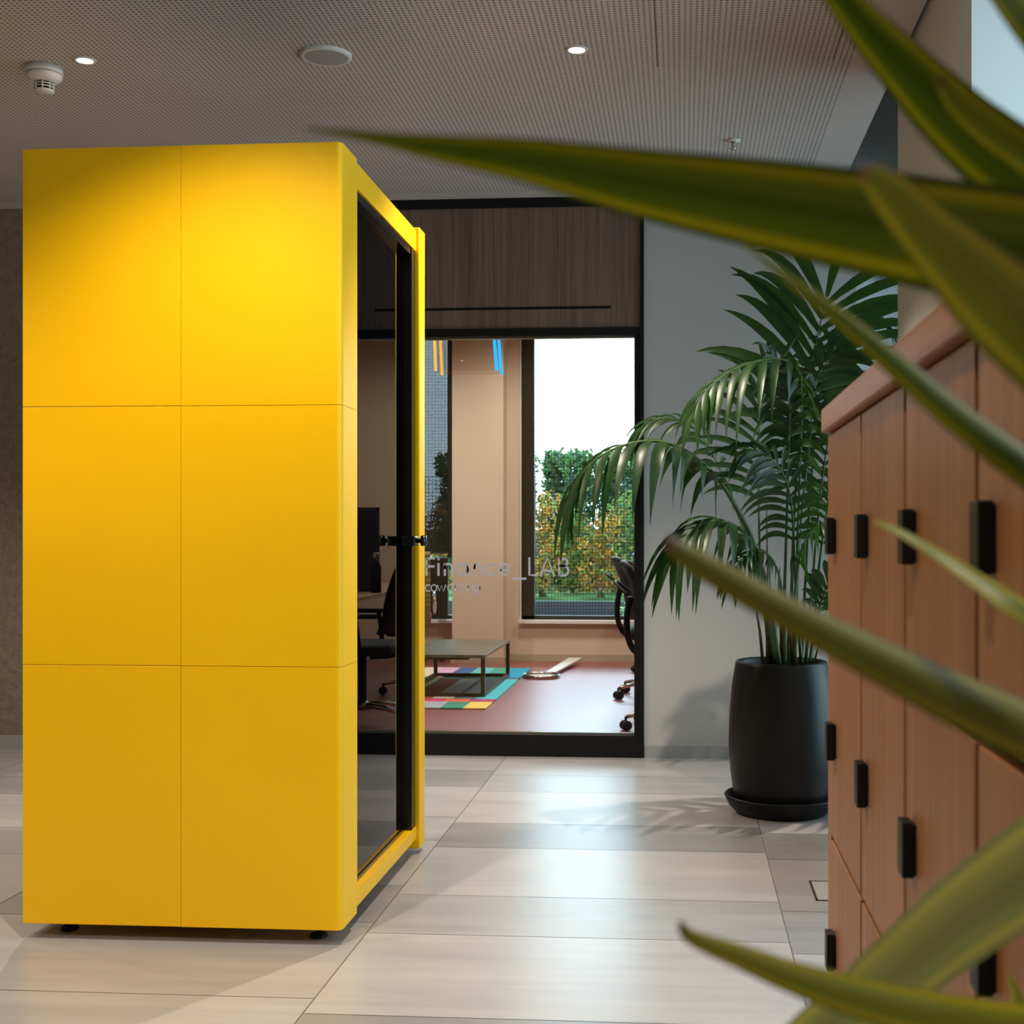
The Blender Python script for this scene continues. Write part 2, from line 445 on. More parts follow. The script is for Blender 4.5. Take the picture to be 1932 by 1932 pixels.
struct('wall_back_right', MB().box((-0.197, YW, 0), (0.886, YW + 0.12, 4.30)).box((0.776, YW + 0.12, 0), (0.886, 7.10, 4.30)), M['wall_grey'],
       'smooth light grey wall behind the potted palm', 'wall')
struct('baseboard_back_right', MB().box((-0.19, YW - 0.012, 0), (0.886, YW, 0.06)), M['grey_trim'], 'low grey baseboard behind the black pot', 'baseboard')
struct('wall_reveal', MB().box((0.886, 7.00, 0), (1.7, 7.10, 4.30)), M['niche'], 'window reveal lit pale blue beyond the palm', 'wall')
struct('wall_pier', MB().box((XE + 0.012, 3.772, 0), (1.60, 5.04, 4.30)), M['white'], 'broad window pier behind the lockers', 'wall')
struct('wall_right', MB().box((XE + 0.012, -3, 0), (1.60, 0.9, 4.30)), M['white'], 'window-side wall beside the camera', 'wall')
struct('wall_left', MB().box((-6.12, -3.1, 0), (-6, 12, 4.30)), M['white'], 'far left wall of the hall', 'wall')
struct('wall_front', MB().box((-6, -3.12, 0), (1.7, -3, 4.30)), M['white'], 'wall of the hall opposite the glass room', 'wall')

def simple_window(n, y0, y1, x, label):
    w = thing('window_%d' % n, label, 'window', (x, y0, 0), kind='structure')
    f = MB(); t = 0.06
    for (a, b, c, d) in ((y0, y0 + t, 0.0, 3.0), (y1 - t, y1, 0.0, 3.0), (y0, y1, 0.0, 0.10), (y0, y1, 2.90, 3.0), ((y0 + y1) / 2 - t / 2, (y0 + y1) / 2 + t / 2, 0.1, 2.9)):
        f.box((x, a, c), (x + 0.07, b, d))
    obj('window_frame', f, M['darkframe'], w, (x, y0, 0))
    obj('window_pane', MB().quad((x + 0.035, y0, 0.1), (x + 0.035, y1, 0.1), (x + 0.035, y1, 2.92), (x + 0.035, y0, 2.92)), M['glass_dimmed'], w, (x, y0, 0))
struct('wall_spandrel', MB().box((1.42, 0.9, 3.0), (1.60, 7.0, 4.30)), M['niche'], 'wall band above the tall side windows', 'wall')
simple_window(4, 5.04, 7.00, 1.42, 'tall side window in the recess beyond the pier')
simple_window(5, 0.9, 3.772, 1.42, 'tall side window in the recess behind the lockers')

# --- glass partition: black frame, wood panel, pane, lettering
w1 = thing('window_1', 'black framed glass partition with wood panel above and grey lettering', 'glass partition', (-3.15, YW, 0), kind='structure')
O1 = (-3.15, YW, 0); XL_, XR_ = -3.15, -0.197
fr = MB()
fr.box((XL_, YW - 0.02, 0), (XR_, YW + 0.10, 0.114)); fr.box((XL_, YW - 0.02, 2.856), (XR_, YW + 0.10, ZC - 0.001))
fr.box((XL_, YW - 0.02, 2.185), (XR_, YW + 0.10, 2.227)); fr.box((XR_ - 0.02, YW - 0.022, 0), (XR_, YW + 0.1, ZC - 0.002))
fr.box((XR_ - 0.05, YW - 0.012, 0.1), (XR_ - 0.019, YW + 0.1, 2.2)); fr.box((XL_, YW - 0.02, 0), (XL_ + 0.05, YW + 0.1, ZC - 0.002))
obj('partition_frame', fr, M['black'], w1, O1)
obj('glazing_bead', MB().box((XL_ + 0.05, YW + 0.012, 0.114), (XR_ - 0.05, YW + 0.03, 0.124)).box((XL_ + 0.05, YW + 0.012, 2.176), (XR_ - 0.05, YW + 0.03, 2.185)), M['steel'], w1, O1)
wp = obj('wood_panel', MB().box((XL_ + 0.05, YW - 0.005, 2.227), (XR_ - 0.02, YW + 0.08, 2.856)), M['panel_wood'], w1, O1)
obj('air_slot', MB().box((-1.95, YW - 0.008, 2.325), (-0.367, YW - 0.004, 2.339)), M['black'], wp, O1)
YG = YW + 0.036
pane = obj('glass_pane', MB().quad((XL_ + 0.05, YG, 0.114), (XR_ - 0.05, YG, 0.114), (XR_ - 0.05, YG, 2.185), (XL_ + 0.05, YG, 2.185)), M['glass_partition'], w1, O1)

# lettering drawn as flat vinyl strokes
def arc(cx, cy, rx, ry, a0, a1, n=18):
    return [(cx + rx * math.cos(math.radians(a0 + (a1 - a0) * i / n)), cy - ry * math.sin(math.radians(a0 + (a1 - a0) * i / n))) for i in range(n + 1)]

def strokes_to_mesh(strokes, w, sc, ox, oy, Y):
    mb = MB()
    for st in strokes:
        closed = st[0] == 'o'; pts = st[1] if closed else st
        L, R = [], []
        n = len(pts)
        for i in range(n):
            if closed: a, b = pts[i - 1], pts[(i + 1) % n]
            else: a, b = pts[max(i - 1, 0)], pts[min(i + 1, n - 1)]
            dx, dy = b[0] - a[0], b[1] - a[1]; l = math.hypot(dx, dy) or 1
            nx, ny = -dy / l * w / 2, dx / l * w / 2
            L.append((pts[i][0] + nx, pts[i][1] + ny)); R.append((pts[i][0] - nx, pts[i][1] - ny))
        vs = [at(ox + p[0] / sc, oy + p[1] / sc, Y) for p in L] + [at(ox + p[0] / sc, oy + p[1] / sc, Y) for p in R]
        fs = [(i, (i + 1) % n, n + (i + 1) % n, n + i) for i in range(n if closed else n - 1)]
        mb.add(vs, fs)
    return mb
ring = lambda cx, cy, rx, ry: ('o', arc(cx, cy, rx, ry, 0, 340, 17))
B, T, XH = 330, 126, 190
title = [[(85, B), (85, T)], [(85, 138), (178, 138)], [(85, 226), (176, 226)],
         [(218, B), (218, XH)], [(218, 135), (218, 158)],
         [(288, B), (288, XH)], [(288, 255)] + arc(327, 240, 40, 42, 180, 0) + [(367, B)],
         ring(485, 260, 56, 58), [(543, B), (543, XH)],
         [(617, B), (617, XH)], [(617, 255)] + arc(653, 240, 36, 42, 180, 0) + [(689, B)],
         arc(808, 260, 52, 58, 42, 318),
         [(900, 268), (1008, 268)] + arc(954, 260, 54, 58, 0, 310),
         [(1035, 362), (1188, 362)],
         [(1222, T), (1222, 322), (1306, 322)],
         [(1342, 336), (1420, 132), (1498, 336)], [(1370, 276), (1470, 276)],
         [(1552, T), (1552, 336)], [(1552, 138)] + arc(1598, 180, 42, 42, 90, -90) + [(1552, 222)], [(1552, 222)] + arc(1604, 274, 48, 52, 90, -90) + [(1552, 326)]]
b2 = 502
sub = [arc(104, 465, 30, 36, 45, 315), ring(168, 465, 31, 36), [(206, 430), (229, b2 - 3), (252, 440), (275, b2 - 3), (300, 430)],
       ring(352, 465, 31, 36), [(404, b2), (404, 430)], [(404, 460)] + arc(424, 456, 20, 22, 180, 60, 8),
       [(450, b2), (450, 405)], [(490, 430), (452, 468), (494, b2)], [(516, b2), (516, 430)], [(516, 408), (516, 416)],
       [(546, b2), (546, 430)], [(546, 460)] + arc(570, 456, 24, 25, 180, 0, 10) + [(594, b2)],
       ring(644, 465, 31, 36), [(676, 430), (676, 508)] + arc(646, 508, 30, 28, 0, -150, 10)]
let = obj('lettering', strokes_to_mesh(title, 25, 5.853, 790, 1030, YG - 0.003), M['grey_vinyl'], w1, O1)
let['label'] = 'grey vinyl lettering reading Finance_LAB'
l2 = obj('lettering', strokes_to_mesh(sub, 12, 5.853, 790, 1030, YG - 0.003), M['grey_vinyl'], w1, O1)
l2['label'] = 'small grey vinyl lettering reading coworking'

# ------------------------------------------------------------------ phone booth
BX0, BX1, BY0, BY1, BZ0, BZ1 = -1.877, -0.95, 3.574, 4.72, 0.045, 2.254
OB = (-1.41, 4.1, 0)
pb = thing('phone_booth', 'bright yellow phone booth with dark glass door standing on the tiles', 'phone booth', OB)
for r_, (z0, z1) in enumerate(((BZ0, 0.783), (0.783, 1.518), (1.518, BZ1))):
    for c_, (x0, x1) in enumerate(((BX0, -1.413), (-1.413, BX1))):
        g = 0.0007
        if c_ == 0:
            m = MB().box((x0, BY0, z0 + (g if r_ else 0)), (x1 - g, BY0 + 0.03, z1 - (g if r_ < 2 else 0)))
            ob_ = obj('side_panel', m, M['yellow'], pb, OB, bevel=0.0012)
        else:                                      # right column wraps round the corner
            rr = 0.018
            pts = [(x0 + g, BY0 + 0.03), (x0 + g, BY0)] + [(x1 - rr + rr * math.sin(a), BY0 + rr - rr * math.cos(a)) for a in [PI / 2 * i / 14 for i in range(15)]] + [(x1, 3.742), (x1 - 0.03, 3.742), (x1 - 0.03, BY0 + 0.03)]
            m = MB().prism(pts, z0 + (g if r_ else 0), z1 - (g if r_ < 2 else 0))
            ob_ = obj('side_panel', m, M['yellow'], pb, OB)
obj('seam_backing', MB().box((BX0 + 0.002, BY0 + 0.031, BZ0 + 0.01), (BX1 - 0.031, BY0 + 0.036, BZ1 - 0.01)), M['black'], pb, OB)
obj('roof', MB().box((BX0 + 0.031, BY0 + 0.037, BZ1 - 0.05), (BX1 - 0.041, BY1 - 0.031, BZ1 - 0.004)), M['booth_inside'], pb, OB)
obj('shell', MB().box((BX0 + 0.002, BY0 + 0.036, BZ0 + 0.005), (BX1 - 0.04, BY1 - 0.03, BZ0 + 0.04))
    .box((BX0, BY0 + 0.036, BZ0), (BX0 + 0.03, BY1 - 0.02, BZ1)).box((BX0 + 0.01, BY1 - 0.03, BZ0), (BX1 - 0.01, BY1, BZ1)), M['yellow'], pb, OB)
obj('inner_lining', MB().box((BX0 + 0.032, BY0 + 0.037, 0.09), (BX0 + 0.05, BY1 - 0.032, 2.19)).box((BX0 + 0.05, BY0 + 0.037, 0.09), (-1.05, BY0 + 0.055, 2.19))
    .box((BX0 + 0.05, BY1 - 0.05, 0.09), (-1.05, BY1 - 0.032, 2.19)).box((BX0 + 0.05, BY0 + 0.055, 2.17), (-1.05, BY1 - 0.05, 2.19)), M['booth_inside'], pb, OB)
obj('carpet_floor', MB().box((BX0 + 0.05, BY0 + 0.055, 0.086), (-1.05, BY1 - 0.05, 0.096)), M['carpet'], pb, OB)
DX = -0.957
df = MB()
df.box((DX - 0.04, 3.742, 2.176), (DX, 4.625, 2.252)); df.box((DX - 0.04, 3.742, 0.055), (DX, 4.625, 0.10))
df.box((DX - 0.04, 3.742, 0.10), (DX, 3.776, 2.176))
obj('door_surround', df, M['yellow'], pb, OB, bevel=0.002)
obj('corner_post', MB().box((DX - 0.05, 4.625, 0.02), (DX + 0.014, 4.718, 2.263)), M['yellow'], pb, OB, bevel=0.006, seg=3)
GXP = -0.988
door = obj('door', MB().box((GXP - 0.014, 4.565, 0.10), (DX - 0.003, 4.625, 2.176)).box((GXP - 0.014, 3.777, 2.150), (DX - 0.006, 4.565, 2.176))
           .box((GXP - 0.014, 3.777, 0.10), (GXP + 0.004, 4.565, 0.112)).box((GXP - 0.014, 3.777, 0.11), (GXP - 0.001, 3.795, 2.15)), M['black_gloss'], pb, OB)
obj('door_glass', MB().quad((GXP, 3.777, 0.10), (GXP, 4.57, 0.10), (GXP, 4.57, 2.16), (GXP, 3.777, 2.16)), M['glass_booth'], door, OB)
hy, hz = 4.548, 1.132
hd = obj('door_handle', MB().box((GXP + 0.001, hy - 0.035, hz - 0.019), (GXP + 0.05, hy + 0.03, hz + 0.017)), M['black_gloss'], door, OB, bevel=0.005)
obj('handle_knob', MB().lathe([(0.002, GXP + 0.048), (0.008, GXP + 0.05), (0.007, GXP + 0.062), (0.019, GXP + 0.066), (0.019, GXP + 0.083), (0.002, GXP + 0.086)], (0, hy, hz), 24, 'x'), M['black_gloss'], door, OB)
obj('hinge', MB().box((GXP + 0.001, 3.778, 1.79), (GXP + 0.012, 3.79, 1.91)), M['plastic_white'], door, OB, bevel=0.002)
obj('hinge', MB().box((GXP + 0.001, 3.778, 0.20), (GXP + 0.012, 3.79, 0.34)), M['plastic_white'], door, OB, bevel=0.002)
for za, zb in ((0.28, 0.62), (1.60, 1.95)): obj('latch_strip', MB().box((DX - 0.0035, 4.592, za), (DX - 0.002, 4.596, zb)), M['steel'], door, OB)
for (x, y) in ((BX0 + 0.09, BY0 + 0.10), (BX1 - 0.09, BY0 + 0.085), (BX0 + 0.09, BY1 - 0.1), (BX1 - 0.09, BY1 - 0.1)):
    ft = obj('levelling_foot', MB().lathe([(0.024, 0.0), (0.027, 0.004), (0.024, 0.010), (0.012, 0.014)], (x, y, 0), 24), M['black'], pb, OB)
    obj('foot_stem', MB().lathe([(0.006, 0.013), (0.006, 0.06)], (x, y, 0), 12), M['steel'], ft, OB)

# ------------------------------------------------------------------ lockers
LX = 0.28; YE = 2.535
OLk = (0.53, 1.7, 0)
lk = thing('locker_cabinet', 'cedar coloured locker cabinet with three rows of doors and small black handles', 'lockers', OLk)
obj('carcass', MB().box((LX + 0.02, 0.86, 0.09), (0.80, 2.477, 1.345)), M['gap_brown'], lk, OLk)
obj('end_panel', MB().box((LX + 0.001, 2.479, 0.0), (0.80, YE, 1.346)), M['locker_wood'], lk, OLk)
obj('end_panel', MB().box((LX + 0.001, 0.842, 0.0), (0.80, 0.859, 1.346)), M['locker_wood'], lk, OLk)
obj('plinth', MB().box((LX + 0.05, 0.88, 0.0), (0.79, 2.478, 0.09)), M['black'], lk, OLk)
seams = [2.477, 2.066, 1.663, 1.264, 0.862]
rows = [(0.966, 1.344), (0.590, 0.955), (0.215, 0.579)]
for i in range(4):
    for (z0, z1) in rows:
        ya, yb = seams[i + 1] + 0.008, seams[i] - (0.008 if i else 0.002)
        d = obj('locker_door', MB().box((LX, ya, z0), (LX + 0.019, yb, z1)), M['locker_wood'], lk, OLk, bevel=0.0015)
        hz0 = {0.966: 1.1185, 0.590: 0.742, 0.215: 0.358}[z0]; hy1 = seams[i] - 0.046
        hb = MB().box((LX - 0.017, hy1 - 0.036, hz0), (LX - 0.003, hy1, hz0 + 0.067)).box((LX - 0.004, hy1 - 0.034, hz0 + 0.002), (LX, hy1 - 0.003, hz0 + 0.064))
        hd = obj('locker_handle', hb, M['plastic_black'], d, OLk, bevel=0.0015)
        for zz in (hz0 + 0.008, hz0 + 0.059):
            obj('screw', MB().lathe([(0.0002, LX - 0.0172), (0.0016, LX - 0.0174), (0.0018, LX - 0.0168)], (0, hy1 - 0.012, zz), 10, 'x'), M['steel'], hd, OLk)
obj('base_board', MB().box((LX, 0.864, 0.02), (LX + 0.019, 2.476, 0.211)), M['locker_wood'], lk, OLk)
tag(obj('countertop', MB().box((LX - 0.012, 0.84, 1.350), (0.805, 2.538, 1.396)), M['counter_wood'], org=(0.53, 1.7, 1.35), bevel=0.003), 'thick reddish wood countertop lying on the locker cabinet', 'countertop')

# ------------------------------------------------------------------ ceiling fixtures
def downlight(x, y, label, z=ZC, mat=None, group='recessed ceiling spots'):
    t = thing('downlight', label, 'ceiling light', (x, y, z), group)
    obj('trim_ring', MB().lathe([(0.040, z), (0.040, z - 0.004), (0.030, z - 0.005), (0.027, z + 0.0)], (x, y, 0), 32, cap=False), M['plastic_white'], t, (x, y, z))
    obj('lamp_disc', MB().lathe([(0.0003, z - 0.0035), (0.026, z - 0.0035), (0.0265, z - 0.001)], (x, y, 0), 32, cap=False), mat or M['bulb'], t, (x, y, z))

def spot(x, y, z, power, col, size=118, blend=0.5, rad=0.03):
    l = bpy.data.lights.new('spot_lamp', 'SPOT'); l.energy = power; l.color = col; l.spot_size = math.radians(size); l.spot_blend = blend; l.shadow_soft_size = rad
    o = bpy.data.objects.new('spot_lamp', l); COL.objects.link(o); o.location = (x, y, z - 0.03); return o
WARM = (1.0, 0.87, 0.70)
HALL = [(-2.197, 4.637, 'glowing recessed ceiling spot beside the smoke detector', 1.0), (-0.379, 4.67, 'glowing recessed ceiling spot to the right of the round speaker', 1.9),
        (-1.20, 2.80, 'recessed ceiling spot in front of the yellow booth', 1.25), (-2.95, 2.55, 'recessed ceiling spot in front and left of the booth', 0.8),
        (-4.02, 4.65, 'recessed ceiling spot near the plaster wall', 0.7), (-0.20, 0.9, 'unseen recessed fill spot added above the camera side of the lockers', 0.8), (-2.2, 0.6, 'unseen recessed fill spot added far in front of the booth', 1.0)]  # last two spots are out of view, added as fill light
for x, y, lab, k in HALL:
    downlight(x, y, lab); spot(x, y, ZC, 100 * k, WARM, 108 if y == 2.80 else (108 if y == 4.67 else 118), 0.65 if y == 2.80 else 0.5, 0.02)
for x, y in ((-2.9, 8.2), (-1.2, 8.4), (0.5, 8.2), (-2.9, 10.4), (-1.1, 10.6), (0.6, 10.4)):
    downlight(x, y, 'recessed ceiling spot of the room behind the glass', 3.30, M['bulb_lab'], 'ceiling spots of the back room'); spot(x, y, 3.30, 105, (1.0, 0.90, 0.78), 150, 0.8, 0.06)

sx, sy = -1.296, 4.652
sp = thing('ceiling_speaker', 'round flat white speaker set in the perforated ceiling', 'speaker', (sx, sy, ZC))
obj('speaker_rim', MB().lathe([(0.094, ZC), (0.094, ZC - 0.008), (0.084, ZC - 0.014), (0.078, ZC - 0.012)], (sx, sy, 0), 48, cap=False), M['plastic_white'], sp, (sx, sy, ZC))
obj('speaker_grille', MB().lathe([(0.0003, ZC - 0.014), (0.06, ZC - 0.0135), (0.079, ZC - 0.012)], (sx, sy, 0), 48, cap=False), plain('speaker_grille', (150, 146, 144), 0.7, 0.05, 300), sp, (sx, sy, ZC))
dx, dy = -2.385, 4.70
sd = thing('smoke_detector', 'white smoke detector with slotted chamber hanging from the ceiling', 'smoke detector', (dx, dy, ZC))
OD = (dx, dy, ZC)
obj('detector_base', MB().lathe([(0.066, ZC), (0.068, ZC - 0.022), (0.064, ZC - 0.026)], (dx, dy, 0), 40), M['plastic_white'], sd, OD)
obj('detector_body', MB().lathe([(0.063, ZC - 0.027), (0.066, ZC - 0.030), (0.062, ZC - 0.044), (0.048, ZC - 0.054), (0.034, ZC - 0.058)], (dx, dy, 0), 40), M['plastic_white'], sd, OD)
ch = MB().lathe([(0.036, ZC - 0.086), (0.036, ZC - 0.090), (0.030, ZC - 0.096), (0.0005, ZC - 0.097)], (dx, dy, 0), 40)
for zz in (ZC - 0.066, ZC - 0.076): ch.lathe([(0.034, zz - 0.002), (0.036, zz - 0.002), (0.036, zz + 0.002), (0.034, zz + 0.002)], (dx, dy, 0), 40, cap=False)
for k in range(8):
    a = 2 * PI * k / 8 + 0.3
    ch.tube([(dx + 0.034 * math.cos(a), dy + 0.034 * math.sin(a), ZC - 0.056), (dx + 0.034 * math.cos(a), dy + 0.034 * math.sin(a), ZC - 0.088)], 0.003, 6)
cc = obj('detector_cage', ch, M['plastic_white'], sd, OD)
obj('sensor_core', MB().lathe([(0.028, ZC - 0.056), (0.028, ZC - 0.088)], (dx, dy, 0), 24), M['black'], cc, OD)
px_, py_ = 0.226, 5.80
spk = thing('sprinkler', 'tiny metal sprinkler head in the ceiling above the palm', 'sprinkler', (px_, py_, ZC))
obj('sprinkler_plate', MB().lathe([(0.03, ZC + 0.002), (0.032, ZC - 0.004), (0.012, ZC - 0.008)], (px_, py_, 0), 24), M['plastic_white'], spk, (px_, py_, ZC))
obj('sprinkler_head', MB().lathe([(0.008, ZC - 0.008), (0.008, ZC - 0.022), (0.004, ZC - 0.030), (0.014, ZC - 0.040), (0.002, ZC - 0.042)], (px_, py_, 0), 16), M['steel'], spk, (px_, py_, ZC))

# floor box lid set in the tiles behind the lockers' end
fb0, fb1 = (0.42, 4.135), (0.67, 4.37)
fb = thing('floor_box', 'square metal rimmed floor outlet lid set in the tiles beside the lockers', 'floor box', (0.545, 4.25, 0))
rim = MB()
for a, b in (((fb0[0], fb0[1]), (fb1[0], fb0[1] + 0.007)), ((fb0[0], fb1[1] - 0.007), (fb1[0], fb1[1])), ((fb0[0], fb0[1]), (fb0[0] + 0.007, fb1[1])), ((fb1[0] - 0.007, fb0[1]), (fb1[0], fb1[1]))):
    rim.box((a[0], a[1], 0.0003), (b[0], b[1], 0.0022))
obj('rim', rim, M['darkframe'], fb, (0.545, 4.25, 0))
obj('lid', MB().box((fb0[0] + 0.008, fb0[1] + 0.008, 0.0003), (fb1[0] - 0.008, fb1[1] - 0.008, 0.0015)), plain('lid_tile', (150, 146, 142), 0.5, 0.06), fb, (0.545, 4.25, 0))

# ------------------------------------------------------------------ room behind the glass
YB_ = 11.77
OW = 0.25
def lab_wall():
    mb = MB()
    mb.box((-6, YB_, 0), (-3.35, YB_ + OW, 4.30)); mb.box((-3.35, YB_, 0), (-1.9, YB_ + OW, 0.35)); mb.box((-3.35, YB_, 3.22), (-1.9, YB_ + OW, 4.30))
    mb.box((-1.9, YB_, 0), (-1.461, YB_ + OW, 4.30)); mb.box((-1.461, YB_, 0), (0.5, YB_ + OW, 0.35)); mb.box((-1.461, YB_, 3.22), (0.5, YB_ + OW, 4.30))
    mb.box((0.5, YB_, 0), (1.7, YB_ + OW, 4.30)); return mb
struct('wall_lab_back', lab_wall(), M['wall_beige'], 'beige window wall at the far end of the glass room', 'wall')
struct('wall_lab_right', MB().box((1.6, 7.1, 0), (1.7, YB_, 4.30)), M['wall_beige'], 'beige side wall of the glass room', 'wall')
struct('column', MB().box((-2.062, 11.55, 0), (-1.597, YB_, 3.30)), M['wall_beige'], 'square beige column between the two far windows', 'column')
struct('baseboard_lab', MB().box((-6, YB_ - 0.012, 0), (-2.062, YB_, 0.065)).box((-1.597, YB_ - 0.012, 0), (1.6, YB_, 0.065)), M['beige_trim'], 'beige baseboard below the far windows', 'baseboard')
struct('baseboard_column', MB().box((-2.074, 11.538, 0), (-1.585, YB_ - 0.012, 0.055)), M['beige_trim'], 'beige baseboard around the column', 'baseboard')

def lab_window(n, x0, x1, jl, jr, zs, label, blind):
    w = thing('window_%d' % n, label, 'window', (x0, YB_, 0), kind='structure'); o = (x0, YB_, 0)
    f = MB(); y0, y1 = YB_ + 0.05, YB_ + 0.13
    f.box((x0, y0, 0.38), (x0 + jl, y1, 3.22)); f.box((x1 - jr, y0, 0.38), (x1, y1, 3.22)); f.box((x0, y0, 0.36), (x1, y1, 0.41)); f.box((x0, y0, 3.17), (x1, y1, 3.22))
    obj('window_frame', f, M['darkframe'], w, o)
    obj('window_pane', MB().quad((x0 + jl, YB_ + 0.09, 0.41), (x1 - jr, YB_ + 0.09, 0.41), (x1 - jr, YB_ + 0.09, 3.17), (x0 + jl, YB_ + 0.09, 3.17)), M['glass'], w, o)
    obj('window_sill', MB().box((x0 - 0.02, YB_ - 0.06, 0.343), (x1 + 0.02, YB_ + 0.05, 0.375)), M['white_sill'], w, o, bevel=0.003)
    obj('window_lining', MB().box((x0 - 0.012, YB_ - 0.012, 0.375), (x0, YB_ + 0.05, 3.22)), M['white_sill'], w, o)
    if not blind:
        obj('insect_screen', MB().quad((x0 + jl, YB_ + 0.12, 0.41), (x1 - jr, YB_ + 0.12, 0.41), (x1 - jr, YB_ + 0.12, 3.17), (x0 + jl, YB_ + 0.12, 3.17)), M['insect_screen'], w, o)
    if blind:
        obj('sun_screen', MB().quad((x0 + jl, YB_ + 0.035, 0.985), (-2.15, YB_ + 0.035, 0.985), (-2.15, YB_ + 0.035, 3.17), (x0 + jl, YB_ + 0.035, 3.17)), M['sun_screen'], w, o)
        obj('screen_rail', MB().box((x0 + jl, YB_ + 0.028, 0.975), (-2.14, YB_ + 0.042, 0.99)), M['steel'], w, o)
        obj('sash_post', MB().box((-2.15, YB_ + 0.03, 0.94), (-2.08, YB_ + 0.10, 3.2)), M['darkframe'], w, o)
        obj('sash_panel', MB().box((x0 + jl, YB_ + 0.05, 0.41), (-2.15, YB_ + 0.10, 0.94)), M['darkframe'], w, o)
lab_window(2, -1.461, 0.5, 0.112, 0.10, 0.38, 'bright far window with dark frame looking onto the autumn hedge', False)
lab_window(3, -3.35, -1.9, 0.10, 0.10, 0.38, 'dark screened far window left of the column', True)

# rug of coloured patches
def rug():
    mb = MB(); rnd = random.Random(11)
    pal = [(214, 178, 60), (60, 140, 110), (150, 152, 160), (214, 186, 150), (232, 178, 40), (120, 96, 60), (92, 190, 196), (160, 56, 96), (196, 160, 190), (224, 216, 196), (70, 100, 160),
           (206, 96, 50), (120, 130, 60), (176, 50, 70), (110, 190, 160), (140, 140, 60), (190, 170, 180), (84, 92, 96)]
    fixed = {0: [(214, 186, 80), (50, 130, 105), (150, 156, 168), (216, 188, 148), (236, 186, 50), (170, 140, 60)],
             1: [(160, 50, 100), (200, 90, 60), (190, 50, 90), (120, 110, 120), (140, 60, 50), (110, 106, 110)],
             2: [(80, 190, 200), (96, 106, 112), (196, 192, 186), (160, 84, 60), (96, 110, 60), (130, 124, 136), (140, 136, 56), (100, 110, 120)],
             4: [(30, 150, 190), (70, 160, 140), (100, 200, 196), (70, 100, 160), (220, 180, 210), (226, 214, 196), (170, 40, 80), (214, 170, 190), (130, 40, 60), (220, 100, 40), (140, 150, 160)]}
    ys = [8.475, 8.78, 8.95, 9.85, 10.0, 11.075]; ys = [8.475, 8.80, 8.96, 10.2, 10.3, 11.06]
    for r in range(5):
        x = -1.29; k = 0; wd = 0.152 if r != 1 else 0.17
        while x > -3.0:
            c = fixed[r][k] if r in fixed and k < len(fixed[r]) else rnd.choice(pal)
            mb.box((x - wd, ys[r], 0.001), (x, ys[r + 1], 0.009), col=lin(c)); x -= wd; k += 1
    return mb
tag(obj('rug', rug(), M['rug'], org=(-2.1, 9.8, 0)), 'colourful patchwork rug of striped blocks under the low table', 'rug')

# low table
OT = (-1.7, 9.72, 0)
ct = thing('coffee_table', 'low table with dark slab top and square metal frame on the rug', 'coffee table', OT)
tx0, tx1, ty0, ty1, th = -2.0, -1.385, 9.06, 10.39, 0.305
tt = NT('patinated_slab'); vv = tt.coords(); ff = tt.noise(vv, 7, 5)
tt.base(tt.ramp(ff, [(0.3, (72, 74, 66)), (0.7, (104, 106, 94))])).set(rough=0.28)
obj('tabletop', MB().box((tx0, ty0, th - 0.022), (tx1, ty1, th)), tt.m, ct, OT, bevel=0.002)
q = 0.014
for x in (tx0 + q, tx1 - q):
    for y in (ty0 + q, ty1 - q): obj('leg', MB().box((x - q, y - q, 0.010), (x + q, y + q, th - 0.022)), M['table_metal'], ct, OT)
for x in (tx0 + q, tx1 - q): obj('base_rail', MB().box((x - q, ty0 + 2 * q, 0.010), (x + q, ty1 - 2 * q, 0.034)), M['table_metal'], ct, OT)
for y in (ty0 + q, ty1 - q): obj('base_rail', MB().box((tx0 + 2 * q, y - q, 0.010), (tx1 - 2 * q, y + q, 0.034)), M['table_metal'], ct, OT)
obj('under_rail', MB().box((tx0 + 0.1, ty0 + 0.02, th - 0.036), (tx1 - 0.12, ty1 - 0.02, th - 0.022)), M['table_metal'], ct, OT)

# ring shaped floor item with white strap
hx, hyy = -1.13, 10.42
rg = thing('hoop_stand', 'round thin metal hoop with white disc and slanting white strip lying on red floor', 'floor stand', (hx, hyy, 0))
OR = (hx, hyy, 0)
obj('disc', MB().lathe([(0.0005, 0.002), (0.142, 0.002), (0.142, 0.012), (0.0005, 0.012)], (hx, hyy, 0), 40, cap=False), M['strap_white'], rg, OR)
obj('hoop', MB().lathe([(0.147, 0.001), (0.152, 0.001), (0.152, 0.030), (0.147, 0.030), (0.147, 0.001)], (hx, hyy, 0), 48, cap=False), M['steel'], rg, OR)
obj('strip', MB().add([(hx + 0.02, hyy + 0.13, 0.02), (hx + 0.10, hyy + 0.13, 0.02), (hx + 0.24, hyy + 1.15, 0.04), (hx + 0.12, hyy + 1.15, 0.04),
     (hx + 0.02, hyy + 0.13, 0.032), (hx + 0.10, hyy + 0.13, 0.032), (hx + 0.24, hyy + 1.15, 0.052), (hx + 0.12, hyy + 1.15, 0.052)],
     [(0, 3, 2, 1), (4, 5, 6, 7), (0, 1, 5, 4), (1, 2, 6, 5), (2, 3, 7, 6), (3, 0, 4, 7)]), M['strap_white'], rg, OR)

